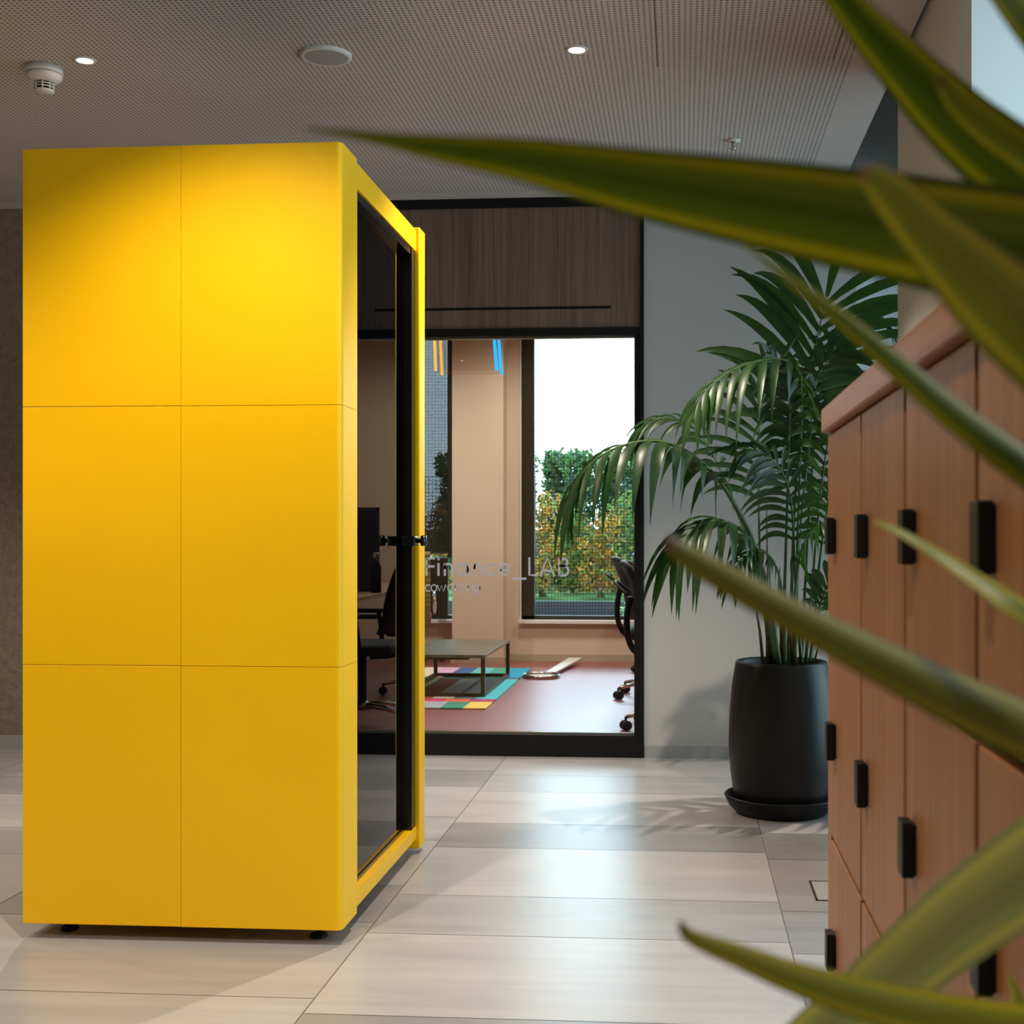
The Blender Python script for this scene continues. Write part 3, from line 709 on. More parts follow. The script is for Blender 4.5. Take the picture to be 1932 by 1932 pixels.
# acrylic lamp with glowing edges
OPn = (-1.5, 9.12, 2.3)
pl = thing('pendant_lamp', 'hanging clear box lamp with glowing orange and blue edges', 'pendant lamp', OPn)
for yy, dz, dxx in ((9.0, 0.0, 0.0), (9.24, 0.0, 0.01)):
    obj('acrylic_sheet', MB().quad((-1.715, yy, 2.30), (-1.285, yy, 2.30), (-1.285, yy, 2.62), (-1.715, yy, 2.62)), M['acrylic'], pl, OPn)
    obj('orange_tube', MB().tube([(-1.722, yy, 2.30), (-1.735, yy, 2.60 if yy < 9.1 else 2.55)], 0.009, 8), M['orange_tube'], pl, OPn)
    obj('blue_tube', MB().tube([(-1.292, yy, 2.30), (-1.315, yy, 2.60)], 0.011, 8), M['blue_tube'], pl, OPn)
obj('top_bar', MB().box((-1.74, 8.99, 2.60), (-1.27, 9.25, 2.63)), M['black'], pl, OPn)
for x in (-1.7, -1.3): obj('cable', MB().tube([(x, 9.12, 2.63), (x, 9.12, 3.30)], 0.002, 6), M['black'], pl, OPn)

# office chairs at the desk
def office_chair():
    r = thing('office_chair', '', 'office chair', (0, 0, 0))
    bs = obj('star_base', MB().lathe([(0.045, 0.085), (0.05, 0.09), (0.045, 0.13), (0.03, 0.14)], n=24), M['steel'], r)
    for k in range(5):
        a = 2 * PI * k / 5 + math.radians(206)
        c, s_ = math.cos(a), math.sin(a)
        obj('base_arm', MB().tube([(0.03 * c, 0.03 * s_, 0.115), (0.18 * c, 0.18 * s_, 0.105), (0.33 * c, 0.33 * s_, 0.078)], [0.022, 0.016, 0.011], 8), M['chrome'], bs)
        ca = MB(); ex, ey = 0.335 * c, 0.335 * s_
        for o_ in (-0.017, 0.017):
            u = Vector((-s_, c, 0)); p = Vector((ex, ey, 0.029)) + u * o_
            ca.tube([p - u * 0.011, p + u * 0.011], 0.029, 20)
        ca.tube([(ex, ey, 0.035), (ex, ey, 0.082)], 0.008, 8)
        obj('caster', ca, M['plastic_black'], bs)
    obj('gas_column', MB().tube([(0, 0, 0.13), (0, 0, 0.42)], 0.025, 16), M['plastic_black'], r)
    obj('seat', MB().box((-0.23, -0.24, 0.43), (0.26, 0.24, 0.50)), M['mesh_black'], r, bevel=0.03, seg=4)
    # back: leaning frame with mesh (chair faces +x)
    prof = [(-0.20, 0.56), (-0.235, 0.66), (-0.25, 0.76), (-0.285, 0.88), (-0.33, 0.97)]
    mm = MB(); n = 9
    for x, z in prof:
        for j in range(n):
            t = (j / (n - 1)) * 2 - 1; mm.v.append(Vector((x + 0.045 * t * t, 0.22 * t, z)))
    for i in range(len(prof) - 1):
        for j in range(n - 1): mm.f.append((i * n + j, i * n + j + 1, (i + 1) * n + j + 1, (i + 1) * n + j)); mm.smooth.add(len(mm.f) - 1)
    bk = obj('backrest', mm, M['mesh_black'], r, solid=0.02)
    rim = [(x + 0.045, -0.225, z) for x, z in prof] + [(prof[-1][0], 0.0, prof[-1][1] + 0.012)] + [(x + 0.045, 0.225, z) for x, z in reversed(prof)]
    obj('back_frame', MB().tube(smooth_path(rim, 4), 0.016, 8), M['plastic_black'], bk)
    obj('lumbar_hoop', MB().tube(smooth_path([(-0.29, -0.20, 0.80), (-0.36, -0.1, 0.86), (-0.37, 0, 0.87), (-0.36, 0.1, 0.86), (-0.29, 0.20, 0.80)], 5), 0.010, 8), M['plastic_black'], bk)
    obj('back_bar', MB().tube(smooth_path([(-0.05, 0, 0.41), (-0.22, 0, 0.43), (-0.29, 0, 0.52), (-0.30, 0, 0.66), (-0.28, 0, 0.78)], 5), 0.02, 8), M['plastic_black'], r)
    for s_ in (-1, 1):
        obj('armrest', MB().tube(smooth_path([(-0.02, 0.25 * s_, 0.45), (-0.05, 0.30 * s_, 0.50), (-0.03, 0.30 * s_, 0.66)], 5), 0.016, 8).box((-0.16, 0.30 * s_ - 0.04, 0.66), (0.10, 0.30 * s_ + 0.04, 0.685)), M['plastic_black'], r)
    return r
c0 = office_chair()
CH = [((-0.03, 7.80), 0.0, 'black mesh office chair nearest the glass beside the dark frame'), ((-0.16, 9.25), 0.1, 'black mesh office chair behind the nearest one at the desk'),
      ((-0.08, 10.98), -0.1, 'black mesh office chair farthest along the desk')]
for i, ((x, y), rz, lab) in enumerate(CH):
    c = c0 if i == 0 else dup(c0)
    c.location = (x, y, 0); c.rotation_euler = (0, 0, rz); tag(c, lab, 'office chair', 'mesh chairs at the desk')

ODk = (0.75, 9.0, 0)
dk = thing('desk', 'long wooden office desk with black legs reflected in the booth door', 'desk', ODk)
obj('desktop', MB().box((0.14, 7.35, 0.715), (1.2, 10.9, 0.742)), M['desk_wood'], dk, ODk, bevel=0.002)
for x in (0.2, 1.14):
    for y in (7.45, 10.8): obj('leg', MB().box((x - 0.025, y - 0.025, 0), (x + 0.025, y + 0.025, 0.715)), M['black'], dk, ODk)
tag(obj('desk_divider', MB().box((0.20, 9.2, 0.743), (1.2, 9.24, 1.35)), M['screen_fabric'], org=(0.7, 9.22, 0.743), bevel=0.008), 'dark upright fabric divider standing on the desk', 'desk divider')
bt = thing('bottle', 'slim black drinking bottle with steel cap on the desk', 'bottle', (0.185, 9.05, 0.743))
obj('bottle_body', MB().lathe([(0.036, 0.743), (0.038, 0.75), (0.038, 0.92), (0.022, 0.965), (0.018, 0.985)], (0.185, 9.05, 0), 24), M['plastic_black'], bt, (0.185, 9.05, 0.743))
obj('bottle_cap', MB().lathe([(0.02, 0.985), (0.02, 1.022), (0.016, 1.025)], (0.185, 9.05, 0), 20), M['steel'], bt, (0.185, 9.05, 0.743))
tag(obj('keyboard', MB().box((0.22, 8.25, 0.7425), (0.36, 8.68, 0.757)), M['plastic_black'], org=(0.29, 8.4, 0.7425), bevel=0.003), 'dark flat keyboard lying on the desk', 'keyboard')

# ribbed tan lounge chair
def leather_chair():
    r = thing('ribbed_chair', 'tan ribbed leather chair with chrome arms behind the low table', 'chair', (0, 0, 0))
    mm = MB(); path = smooth_path([(0.22, 0.42), (0.05, 0.40), (-0.12, 0.40), (-0.20, 0.46), (-0.24, 0.60), (-0.28, 0.78), (-0.33, 1.0)], 8)
    n = len(path); W = 0.27
    for i, (x, z) in enumerate(path):
        a = path[max(i - 1, 0)]; b = path[min(i + 1, n - 1)]
        tx, tz = b[0] - a[0], b[1] - a[1]; l = math.hypot(tx, tz); nx, nz = -tz / l, tx / l
        h = 0.018 + 0.012 * abs(math.sin(i * PI / 2.0 + 0.2))
        for y in (-W, W):
            mm.v.append(Vector((x + nx * -h, y, z + nz * -h))); mm.v.append(Vector((x + nx * h, y, z + nz * h)))
    for i in range(n - 1):
        o = i * 4; p = o + 4
        mm.f += [(o, p, p + 2, o + 2), (o + 1, o + 3, p + 3, p + 1), (o, o + 1, p + 1, p), (o + 2, p + 2, p + 3, o + 3)]
    mm.f += [(0, 2, 3, 1), (4 * n - 4, 4 * n - 3, 4 * n - 1, 4 * n - 2)]
    obj('cushioned_shell', mm, M['leather'], r)
    for s_ in (-1, 1):
        y = 0.30 * s_
        obj('armrest', MB().tube(smooth_path([(0.16, y, 0.44), (0.20, y, 0.56), (0.16, y, 0.63), (-0.14, y, 0.64), (-0.26, y, 0.58), (-0.24, y, 0.48)], 6), 0.013, 8), M['chrome'], r)
    obj('gas_column', MB().tube([(0, 0, 0.07), (0, 0, 0.40)], 0.025, 14), M['chrome'], r)
    bs = obj('star_base', MB().lathe([(0.04, 0.06), (0.045, 0.10), (0.02, 0.12)], n=20), M['chrome'], r)
    for k in range(4):
        a = PI / 4 + k * PI / 2
        obj('base_arm', MB().tube([(0, 0, 0.085), (0.29 * math.cos(a), 0.29 * math.sin(a), 0.03)], [0.02, 0.014], 8), M['chrome'], bs)
        obj('glide', MB().lathe([(0.016, 0.0), (0.018, 0.012), (0.012, 0.03)], (0.29 * math.cos(a), 0.29 * math.sin(a), 0), 12), M['plastic_black'], bs)
    r.location = (-2.50, 11.40, 0); r.rotation_euler = (0, 0, math.radians(100)); return r
lc = leather_chair()

# ------------------------------------------------------------------ outside the far windows
def leaf_cloud(mb, n, centre, rad, size, cols, rnd, shell=0.45, zmin=-9):
    for _ in range(n):
        while True:
            p = Vector((rnd.uniform(-1, 1), rnd.uniform(-1, 1), rnd.uniform(-1, 1)))
            if shell < p.length <= 1: break
        p = Vector((centre[0] + p.x * rad[0], centre[1] + p.y * rad[1], centre[2] + p.z * rad[2]))
        p.z = max(p.z, zmin)
        a = Vector((rnd.gauss(0, 1), rnd.gauss(0, 1), rnd.gauss(0, 1))).normalized(); b = a.orthogonal().normalized()
        b = Matrix.Rotation(rnd.uniform(0, 6.28), 3, a) @ b; s_ = size * rnd.uniform(0.6, 1.3)
        c = rnd.choice(cols); k = rnd.uniform(0.7, 1.25)
        col = tuple(min(1, 0.85 * x * k) for x in lin(c)[:3]) + (1,)
        side = a.cross(b)
        mb.add([p - b * s_, p + side * s_ * 0.45, p + b * s_, p - side * s_ * 0.45], [(0, 1, 2, 3)], col=col)
rnd = random.Random(5)
DG = [(58, 92, 52), (80, 120, 66), (96, 140, 70), (44, 76, 50)]
AUT = [(190, 140, 40), (206, 160, 60), (160, 96, 44), (120, 140, 56), (96, 130, 60), (180, 120, 40)]
MIX = [(110, 142, 60), (84, 124, 60), (170, 140, 50), (70, 110, 60)]
struct('ground_outside', MB().box((-9, 12.05, -0.2), (6, 15.2, -0.02)), M['concrete'], 'paved strip outside the far windows', 'ground')
struct('trim_1', MB().box((-9, 15.0, -0.1), (6, 15.2, 0.375)), M['concrete'], 'low grey concrete retaining wall outside the far windows', 'retaining wall')
struct('lawn', MB().add([(-12, 15.2, 0.36), (8, 15.2, 0.36), (8, 40, 1.3), (-12, 40, 1.3)], [(0, 1, 2, 3)]), M['lawn'], 'green lawn behind the retaining wall', 'lawn')
gz = lambda y: 0.36 + (y - 15.2) * 0.0379
HEDGE = [(-3.05, 17.2, 'tall dark green hedge plant seen through the screened window'), (-2.62, 18.1, 'tall green hedge plant left of the bright window opening'), (-2.18, 17.2, 'tall green hedge plant at the left edge of the bright window'),
         (-1.76, 18.1, 'tall green hedge plant above the rusty shrubs, left of the middle of the bright window'), (-1.36, 17.2, 'tall green hedge plant in the middle of the bright window'), (-0.95, 18.1, 'tall green hedge plant right of the middle of the bright window'),
         (-0.56, 17.2, 'tall green hedge plant at the right of the bright window'), (-0.1, 18.1, 'tall green hedge plant hidden toward the dark frame'), (0.35, 17.2, 'tall green hedge plant beyond the dark frame')]
for x, y, lab in HEDGE:
    g0 = gz(y); h = rnd.uniform(2.02, 2.2) + (y - 17.2) * 0.06; t = thing('hedge_tree', lab, 'hedge', (x, y, g0), 'tall hedge plants outside')
    mb = MB()
    for k in range(7):
        z = 0.62 + (h - 0.62) * k / 6.5; w = 0.30 * (1 - 0.3 * k / 6)
        leaf_cloud(mb, 380, (x + rnd.uniform(-.03, .03), y, z), (w, 0.3, 0.22), 0.055, DG, rnd, 0.1)
    for k in range(9):
        leaf_cloud(mb, 30, (x + rnd.uniform(-.26, .26), y, h + rnd.uniform(-0.08, 0.02)), (0.05, 0.1, 0.14), 0.038, DG[1:3], rnd, 0.0)
    obj('foliage', mb, M['foliage'], t, (x, y, g0)); obj('trunk', MB().tube([(x, y, g0), (x, y, h)], [0.03, 0.01], 6), M['bark'], t, (x, y, g0))
shrubs = [(-3.1, 16.1, 1.5, AUT, 'rusty autumn shrub behind the screened window'), (-2.35, 16.1, 1.4, MIX, 'green and rust shrub partly behind the column'), (-1.68, 15.65, 1.62, AUT, 'yellow-orange autumn shrub at the left of the bright window'),
          (-1.36, 16.3, 1.4, MIX, 'green and yellow shrub in the middle of the bright window'), (-0.98, 15.65, 1.4, AUT, 'rusty orange shrub right of the middle of the bright window'), (-0.68, 16.3, 1.66, [(80, 120, 66), (100, 140, 70), (120, 146, 64), (160, 140, 60)], 'green shrub at the right of the bright window'), (-0.3, 15.65, 1.5, MIX, 'mixed shrub beyond the dark frame')]
for x, y, h, cols, lab in shrubs:
    g0 = gz(y); t = thing('autumn_shrub', lab, 'shrub', (x, y, g0), 'autumn shrubs behind the retaining wall'); mb = MB()
    for k in range(12):
        z = 0.5 + (h - 0.55) * k / 11
        leaf_cloud(mb, 95, (x + rnd.uniform(-.14, .14), y + rnd.uniform(-.08, .08), z), (0.18, 0.15, 0.13), 0.034, cols, rnd, 0.1, g0 + 0.10)
    leaf_cloud(mb, 190, (x, y - 0.1, g0 + 0.07), (0.32, 0.2, 0.07), 0.038, [(120, 90, 50), (90, 110, 50), (150, 120, 50), (70, 80, 50)], rnd, 0.0, g0 + 0.10)
    obj('foliage', mb, M['foliage'], t, (x, y, g0))
    br = MB()
    for k in range(5): br.tube([(x + 0.02 * k - 0.04, y, g0 + 0.014), (x + rnd.uniform(-.2, .2), y + rnd.uniform(-.1, .1), h - 0.15)], [0.010, 0.003], 5)
    obj('branches', br, M['bark'], t, (x, y, g0))
t = thing('leafy_bush', 'small pale green leafy bush in front of the retaining wall', 'bush', (-0.5, 14.2, -0.02)); mb = MB()
leaf_cloud(mb, 420, (-0.45, 14.2, 0.28), (0.24, 0.2, 0.3), 0.035, [(150, 180, 120), (180, 200, 150), (110, 150, 90)], rnd, 0.2)
obj('foliage', mb, M['foliage'], t, (-0.5, 14.2, -0.02)); obj('stems', MB().tube([(-0.45, 14.2, -0.02), (-0.44, 14.2, 0.3)], 0.012, 6), M['bark'], t, (-0.5, 14.2, -0.02))
fn = thing('wire_fence', 'dark square wire mesh fence in front of the tall hedge', 'fence', (-1.5, 16.75, 0.4))
obj('wire_mesh', MB().quad((-6, 16.75, 0.42), (3, 16.75, 0.42), (3, 16.75, 1.92), (-6, 16.75, 1.92)), M['fence_mesh'], fn, (-1.5, 16.75, 0.4))
for x in (-5.5, -3.5, -1.42, 0.6, 2.6): obj('fence_post', MB().tube([(x, 16.78, 0.40), (x, 16.78, 1.95)], 0.02, 8), M['plastic_black'], fn, (-1.5, 16.75, 0.4))

# ------------------------------------------------------------------ potted palm
PX, PY = 0.411, 5.45
OPm = (PX, PY, 0)
pp = thing('potted_palm', 'large green palm with arching fronds in a tall black pot by the grey wall', 'potted palm', OPm)
obj('saucer', MB().lathe([(0.0005, 0.0), (0.185, 0.0), (0.215, 0.03), (0.232, 0.062), (0.236, 0.072), (0.230, 0.078), (0.222, 0.072), (0.205, 0.04), (0.18, 0.014), (0.0005, 0.014)], (PX, PY, 0), 64, cap=False), M['black'], pp, OPm)
obj('pot', MB().lathe([(0.0005, 0.015), (0.165, 0.015), (0.185, 0.03), (0.198, 0.08), (0.212, 0.18), (0.218, 0.29), (0.214, 0.42), (0.204, 0.53), (0.191, 0.612), (0.188, 0.626), (0.183, 0.63), (0.172, 0.63), (0.166, 0.622), (0.164, 0.58)], (PX, PY, 0), 72, cap=False), M['pot'], pp, OPm)
obj('soil', MB().lathe([(0.0005, 0.592), (0.1, 0.596), (0.165, 0.588)], (PX, PY, 0), 40, cap=False), M['soil'], pp, OPm)

def ribbon_leaflet(mb, base, d, N, L, w, droop, rnd, seg=7):
    d = d.normalized(); pts = []
    for i in range(seg + 1):
        s_ = i / seg
        pts.append(base + d * (L * s_ * (1 - 0.22 * droop * s_)) + Vector((0, 0, -1)) * (L * 0.62 * droop * s_ * s_))
    vs = []
    for i, p in enumerate(pts):
        t = (pts[min(i + 1, seg)] - pts[max(i - 1, 0)]).normalized()
        side = t.cross(N); side = side.normalized() if side.length > 1e-3 else t.orthogonal().normalized()
        nn = side.cross(t).normalized(); s_ = i / seg
        ww = w * (0.35 + 1.9 * s_ if s_ < 0.34 else 1.0 * (1 - ((s_ - 0.34) / 0.66) ** 1.7)) * 0.5 + 0.0004
        vs += [p - side * ww + nn * ww * 0.35, p, p + side * ww + nn * ww * 0.35]
    fs = []
    for i in range(seg):
        o = i * 3; fs += [(o, o + 1, o + 4, o + 3), (o + 1, o + 2, o + 5, o + 4)]
    mb.add(vs, fs, True)

def frond(ctrl, t0, n, L, w, droop, N, ang=52, thick=0.008, seed=0, sides=(1, -1), tip_len=0.5):
    rnd = random.Random(seed)
    P = [Vector(p) for p in smooth_path([tuple(at(*c)) for c in ctrl], 8)]
    ln = [0.0]
    for a, b in zip(P, P[1:]): ln.append(ln[-1] + (b - a).length)
    tot = ln[-1]; m = len(P)
    fr_ = obj('frond', MB().tube(P, [thick * (1 - 0.8 * l / tot) + 0.0012 for l in ln], 7), M['stem_green'], pp, OPm)
    lf = MB()
    for k in range(n):
        u = t0 + (1 - t0) * (k + 0.3) / n; s_ = u * tot
        i = max(j for j in range(m) if ln[j] <= s_); i = min(i, m - 2); f_ = (s_ - ln[i]) / max(ln[i + 1] - ln[i], 1e-6)
        p = P[i].lerp(P[i + 1], f_); t = (P[min(i + 2, m - 1)] - P[max(i - 1, 0)]).normalized()
        Nn = Vector(N); Nn = (Nn - t * Nn.dot(t)).normalized(); S = t.cross(Nn).normalized()
        q = (k + 0.5) / n; sz = (0.7 + 0.6 * q if q < 0.5 else 1.0 - (1 - tip_len) * (q - 0.5) * 2)
        a = math.radians(ang * (1 - 0.45 * q) + rnd.uniform(-5, 5))
        for sg in sides:
            d = t * math.cos(a) + S * sg * math.sin(a) + Nn * rnd.uniform(0.0, 0.16)
            ribbon_leaflet(lf, p, d, Nn, L * sz * rnd.uniform(0.88, 1.1), w * rnd.uniform(0.85, 1.1), droop * rnd.uniform(0.8, 1.2), rnd)
    ribbon_leaflet(lf, P[-1], (P[-1] - P[-2]), Vector(N), L * 0.55, w * 0.8, droop * 0.6, rnd)
    obj('leaflets', lf, M['palm'], fr_, OPm)

UP = (0, 0, 1); CAMN = (0.0, -1, 0.25)
frond([(1462, 1252, 5.42), (1428, 1050, 5.36), (1390, 960, 5.28), (1348, 897, 5.18), (1294, 851, 5.12), (1243, 833, 5.08), (1185, 838, 5.04), (1131, 862, 5.0), (1090, 906, 5.0), (1076, 950, 5.0)], 0.50, 14, 0.33, 0.046, 1.5, (-0.1, -0.25, 1), 62, 0.013, 1)
frond([(1470, 1252, 5.5), (1420, 1050, 5.52), (1385, 950, 5.55), (1356, 880, 5.58), (1330, 830, 5.6), (1294, 797, 5.62), (1243, 790, 5.62), (1212, 808, 5.62), (1196, 830, 5.62)], 0.58, 12, 0.24, 0.026, 0.9, (0, -0.5, 1), 38, 0.008, 2)
frond([(1500, 1252, 5.4), (1506, 1000, 5.4), (1512, 800, 5.38), (1512, 715, 5.34), (1480, 680, 5.28), (1430, 682, 5.22), (1380, 700, 5.18), (1335, 735, 5.14), (1312, 775, 5.12)], 0.64, 11, 0.27, 0.036, 1.35, (-0.1, -0.4, 1), 55, 0.007, 3)
frond([(1455, 1252, 5.5), (1436, 1080, 5.5), (1431, 900, 5.5), (1433, 800, 5.48), (1445, 740, 5.46), (1468, 690, 5.45)], 0.54, 13, 0.42, 0.028, 0.6, CAMN, 60, 0.006, 4, tip_len=0.7)
frond([(1490, 1252, 5.52), (1500, 950, 5.52), (1517, 760, 5.5), (1532, 680, 5.5), (1548, 610, 5.5), (1560, 560, 5.5)], 0.62, 11, 0.72, 0.052, 0.5, CAMN, 62, 0.008, 5, tip_len=0.85)
frond([(1512, 1252, 5.6), (1535, 850, 5.62), (1560, 680, 5.64), (1590, 620, 5.66), (1630, 598, 5.66), (1668, 612, 5.66), (1688, 650, 5.66)], 0.60, 12, 0.28, 0.026, 0.9, (0.2, -0.5, 1), 45, 0.007, 6)
frond([(1470, 1252, 5.36), (1446, 1100, 5.3), (1410, 1015, 5.22), (1370, 985, 5.15), (1330, 988, 5.1), (1295, 1012, 5.06), (1270, 1052, 5.04)], 0.48, 12, 0.36, 0.042, 1.25, (-0.1, -0.35, 1), 60, 0.010, 7)
frond([(1512, 1252, 5.44), (1500, 1080, 5.42), (1494, 960, 5.38), (1478, 895, 5.34), (1440, 855, 5.3), (1400, 846, 5.28)], 0.50, 14, 0.30, 0.028, 0.9, (-0.1, -0.8, 0.7), 58, 0.007, 8)
frond([(1530, 1252, 5.6), (1548, 1050, 5.64), (1570, 930, 5.68), (1610, 880, 5.7), (1660, 880, 5.7)], 0.5, 14, 0.25, 0.026, 0.9, (0, -0.8, 0.7), 55, 0.008, 9)
frond([(1520, 1252, 5.5), (1540, 1020, 5.5), (1552, 900, 5.5), (1566, 810, 5.5), (1580, 740, 5.5)], 0.56, 11, 0.32, 0.034, 0.7, CAMN, 60, 0.007, 10)
frond([(1490, 1252, 5.42), (1500, 1120, 5.38), (1512, 1040, 5.32), (1535, 1000, 5.26), (1565, 985, 5.2), (1590, 1010, 5.16)], 0.55, 11, 0.16, 0.028, 1.4, (0, -0.5, 1), 60, 0.007, 11)
frond([(1482, 1252, 5.38), (1478, 1130, 5.34), (1462, 1065, 5.28), (1435, 1040, 5.22), (1400, 1055, 5.16), (1380, 1090, 5.14)], 0.5, 12, 0.19, 0.022, 1.2, (-0.1, -0.5, 1), 58, 0.006, 12)
frond([(1527, 1252, 5.52), (1545, 1150, 5.5), (1570, 1090, 5.48), (1610, 1060, 5.46)], 0.45, 11, 0.24, 0.030, 0.7, CAMN, 50, 0.006, 13)
frond([(1496, 1252, 5.46), (1510, 1000, 5.46), (1528, 830, 5.44), (1535, 745, 5.42), (1555, 690, 5.42), (1590, 660, 5.42)], 0.66, 10, 0.36, 0.042, 0.7, CAMN, 60, 0.007, 14)
frond([(1476, 1252, 5.44), (1482, 1060, 5.42), (1488, 860, 5.4), (1490, 760, 5.38), (1478, 700, 5.34), (1455, 668, 5.3)], 0.64, 10, 0.28, 0.036, 1.0, (-0.2, -0.8, 0.6), 58, 0.007, 15)
for i, (xa, xb, yb, rr, mt) in enumerate(((1440, 1424, 1130, 0.008, 'stem_brown'), (1452, 1436, 1110, 0.009, 'stem_brown'), (1476, 1470, 1090, 0.012, 'stem_brown'), (1486, 1496, 1060, 0.013, 'stem_green'), (1500, 1476, 1120, 0.011, 'stem_brown'),
        (1512, 1500, 1130, 0.006, 'stem_green'), (1520, 1532, 1090, 0.005, 'stem_green'), (1534, 1560, 1150, 0.005, 'stem_green'), (1462, 1450, 1060, 0.007, 'stem_green'), (1447, 1446, 940, 0.006, 'stem_brown'))):
    a = at(xa, 1256, PY - 0.05 + 0.02 * (i % 3)); b = at(xb, yb, PY - 0.08 + 0.03 * (i % 4))
    obj('stem', MB().tube([a, a.lerp(b, 0.5) + Vector((0.004, 0, 0)), b], [rr, rr * 0.75, rr * 0.25], 8), M[mt], pp, OPm)

# ------------------------------------------------------------------ variegated plant close to the camera
OFg = (0.40, 0.52, 0)
fgp = thing('variegated_plant', 'large variegated plant with long yellow striped sword leaves in front of the lockers', 'potted plant', OFg)
obj('pot', MB().lathe([(0.0005, 0.0), (0.11, 0.0), (0.13, 0.02), (0.155, 0.36), (0.15, 0.37), (0.14, 0.36), (0.135, 0.32)], (0.40, 0.52, 0), 40, cap=False), M['pot'], fgp, OFg)
obj('soil', MB().lathe([(0.0005, 0.33), (0.138, 0.325)], (0.40, 0.52, 0), 32, cap=False), M['soil'], fgp, OFg)
obj('stem', MB().tube(smooth_path([(0.40, 0.52, 0.32), (0.405, 0.53, 0.7), (0.40, 0.52, 1.3)], 6), [0.022] * 6 + [0.018] * 7, 12), M['bark'], fgp, OFg)

def sword_leaf(pts, d_tip, d_base, root, mat, tilt=18, fold=0.22, flip=False, label=None):
    """pts: (x, y, width) along the leaf in survey units from tip to base, d: distance from the camera"""
    sm = smooth_path(pts, 6); n = len(sm); C = []
    for i, (x, y, w) in enumerate(sm):
        t = i / (n - 1); d = d_tip + (d_base - d_tip) * t; v = ray(x, y); C.append((v * d, w * d / FPX))
    P = [Vector((c.x, c.y, c.z + CAMH)) for c, w in C]; Wd = [w for c, w in C]
    R = Vector(root); last = P[-1]; tl = (P[-1] - P[-3]).normalized() * (R - last).length * 0.5
    for j in range(1, 9):                        # run on to the stem
        t = j / 8; h = last + tl
        P.append(last * (1 - t) ** 2 + h * 2 * t * (1 - t) + R * t * t); Wd.append(Wd[n - 1] * (1 - 0.75 * t))
    m = MB(); N = len(P); eye = Vector((0, 0, CAMH)); K = 9
    for i, p in enumerate(P):
        t = (P[min(i + 1, N - 1)] - P[max(i - 1, 0)]).normalized(); view = (p - eye).normalized()
        s_ = t.cross(view).normalized()
        nrm = s_.cross(t).normalized(); a = math.radians(tilt)
        s2 = s_ * math.cos(a) + nrm * math.sin(a); n2 = s2.cross(t).normalized()
        hw = Wd[i] * 0.5 / math.cos(a)
        for k in range(K):
            u = k / (K - 1) * 2 - 1
            m.v.append(p + s2 * (hw * u) + n2 * (hw * fold * (abs(u) ** 1.5)))
            m.uv[len(m.v) - 1] = ((1 - (u * 0.5 + 0.5)) if flip else (u * 0.5 + 0.5), i / (N - 1))
    for i in range(N - 1):
        for k in range(K - 1):
            o = i * K + k; m.f.append((o, o + 1, o + K + 1, o + K)); m.smooth.add(len(m.f) - 1)
    ob = obj('leaf', m, M[mat], fgp, OFg)
    if label: ob['label'] = label
    return ob
R1, R2, R3 = (0.40, 0.52, 1.28), (0.40, 0.52, 1.15), (0.40, 0.52, 0.98)
sword_leaf([(575, 243, 6), (640, 250, 14), (720, 262, 26), (820, 278, 48), (1000, 303, 84), (1200, 342, 125), (1400, 376, 160), (1600, 410, 188), (1800, 445, 212), (2000, 482, 225), (2200, 530, 215)], 0.50, 0.58, R1, 'leaf', 14, 0.15)
sword_leaf([(1380, -260, 8), (1480, -130, 30), (1594, 0, 60), (1690, 105, 92), (1810, 225, 128), (1932, 325, 150), (2060, 440, 155)], 0.62, 0.58, R1, 'leaf', 20, 0.2)
sword_leaf([(1772, 148, 24), (1810, 195, 48), (1865, 240, 62), (1932, 285, 70), (2040, 360, 80)], 0.56, 0.55, R1, 'leaf_brown_tip', 10, 0.2)
sword_leaf([(1625, 320, 30), (1680, 362, 78), (1760, 445, 112), (1850, 530, 150), (1932, 605, 172), (2060, 720, 180)], 0.46, 0.52, R2, 'leaf_brown_tip', 16, 0.25)
sword_leaf([(1410, 466, 5), (1500, 532, 20), (1600, 607, 34), (1700, 690, 46), (1800, 775, 56), (1932, 872, 66), (2100, 985, 70)], 0.60, 0.56, R2, 'leaf', 48, 0.2)
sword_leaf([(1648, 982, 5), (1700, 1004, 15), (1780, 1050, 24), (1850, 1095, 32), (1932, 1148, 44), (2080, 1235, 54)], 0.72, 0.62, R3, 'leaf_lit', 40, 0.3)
sword_leaf([(1258, 1018, 22), (1300, 1046, 46), (1400, 1103, 58), (1500, 1158, 66), (1600, 1210, 74), (1700, 1260, 86), (1800, 1308, 98), (1932, 1366, 112), (2100, 1430, 115)], 0.52, 0.56, R3, 'leaf_brown_tip', 38, 0.25)
sword_leaf([(1283, 1738, 8), (1305, 1766, 28), (1400, 1802, 46), (1500, 1840, 60), (1600, 1870, 74), (1700, 1895, 84), (1800, 1914, 90), (1932, 1932, 95), (2100, 1930, 95)], 0.56, 0.58, R3, 'leaf_brown_tip', 36, 0.25)
sword_leaf([(1420, 2010, 30), (1530, 1952, 85), (1610, 1900, 110), (1700, 1832, 135), (1815, 1738, 155), (1932, 1655, 172), (2060, 1560, 170)], 0.66, 0.62, R3, 'leaf_lit_underside', -12, 0.12)
sword_leaf([(1903, 1836, 5), (1915, 1862, 14), (1926, 1892, 24), (1945, 1960, 36), (1990, 2060, 44)], 0.80, 0.72, (0.40, 0.52, 0.85), 'leaf', 30, 0.3)
sword_leaf([(1820, -90, 20), (1890, -20, 50), (1960, 60, 70), (2060, 170, 80)], 0.60, 0.56, R1, 'leaf', 20, 0.2)

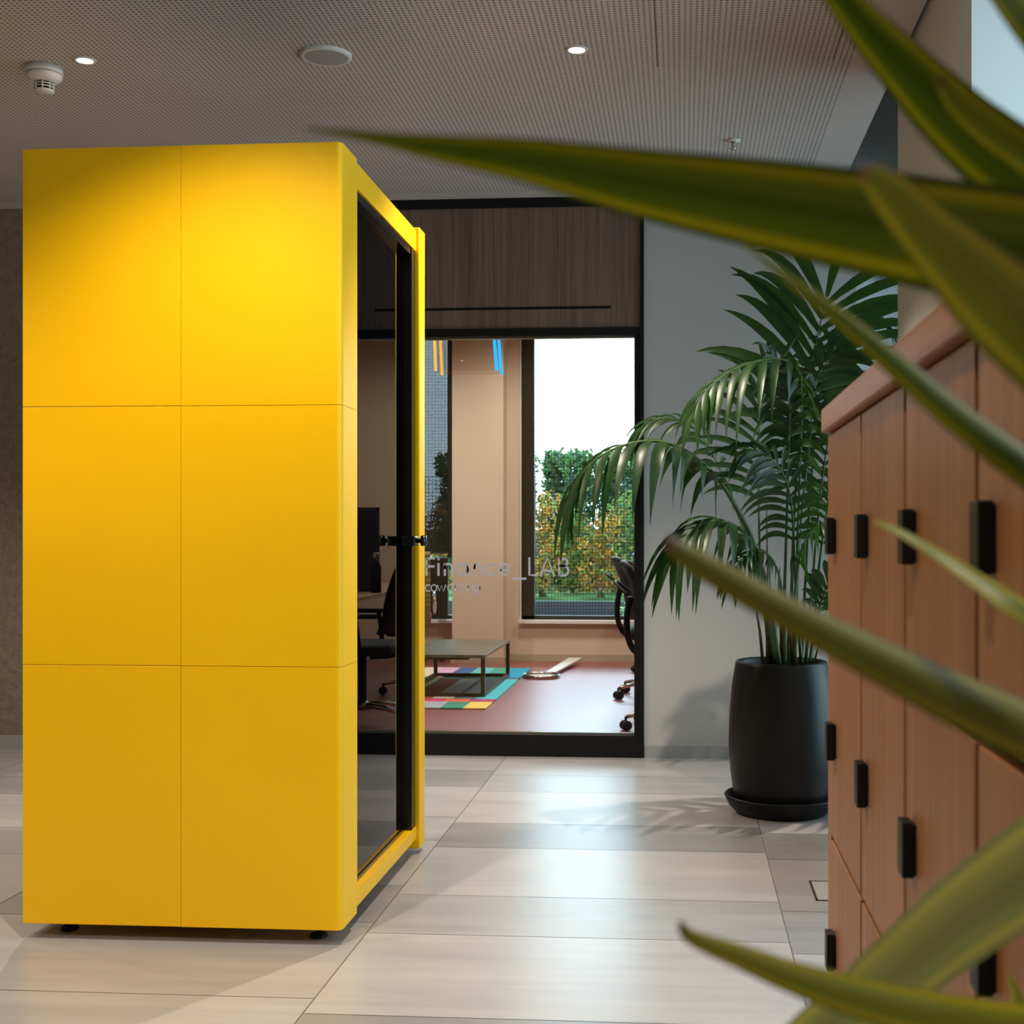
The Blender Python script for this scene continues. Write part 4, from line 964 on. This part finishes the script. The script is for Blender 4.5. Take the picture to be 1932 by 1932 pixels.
# ------------------------------------------------------------------ light and camera
w = bpy.data.worlds.new('overcast_sky'); scn.world = w; w.use_nodes = True
bg = w.node_tree.nodes['Background']
wt = w.node_tree; tc = wt.nodes.new('ShaderNodeTexCoord'); sp_ = wt.nodes.new('ShaderNodeSeparateXYZ'); rp = wt.nodes.new('ShaderNodeValToRGB')
wt.links.new(tc.outputs['Generated'], sp_.inputs[0]); wt.links.new(sp_.outputs[2], rp.inputs[0]); wt.links.new(rp.outputs[0], bg.inputs['Color'])
rp.color_ramp.elements[0].color = (0.66, 0.90, 1.0, 1); rp.color_ramp.elements[1].color = (0.55, 0.80, 1.0, 1)
bg.inputs['Strength'].default_value = 7.2

def portal(c, size, rot):
    l = bpy.data.lights.new('sky_portal', 'AREA'); l.shape = 'RECTANGLE'; l.size, l.size_y = size; l.cycles.is_portal = True
    o = bpy.data.objects.new('sky_portal', l); COL.objects.link(o); o.location = c; o.rotation_euler = rot
portal((1.5, 6.02, 1.5), (2.9, 1.96), (0, math.radians(90), 0))
portal((1.5, 2.34, 1.5), (2.9, 2.87), (0, math.radians(90), 0))
portal((-0.48, YB_ + 0.14, 1.8), (1.96, 2.84), (math.radians(-90), 0, 0))
portal((-2.62, YB_ + 0.14, 1.8), (1.45, 2.84), (math.radians(-90), 0, 0))

cam = bpy.data.cameras.new('camera'); co = bpy.data.objects.new('camera', cam); COL.objects.link(co)
co.location = (0, 0, CAMH); co.rotation_euler = (PI / 2, 0, PSI)
cam.sensor_width = 36; cam.lens = FPX / 1932 * 36
cam.shift_x = -(CX - 966) / 1932; cam.shift_y = (CY - 966) / 1932
cam.clip_start = 0.02; cam.clip_end = 200
cam.dof.use_dof = True; cam.dof.focus_distance = 4.6; cam.dof.aperture_fstop = 8.3
scn.camera = co
scn.view_settings.view_transform = 'Standard'; scn.view_settings.look = 'None'; scn.view_settings.exposure = 0.3
scn.cycles.max_bounces = 8; scn.cycles.diffuse_bounces = 4; scn.cycles.transparent_max_bounces = 24
scn.cycles.sample_clamp_indirect = 6.0; scn.cycles.caustics_reflective = False; scn.cycles.caustics_refractive = False
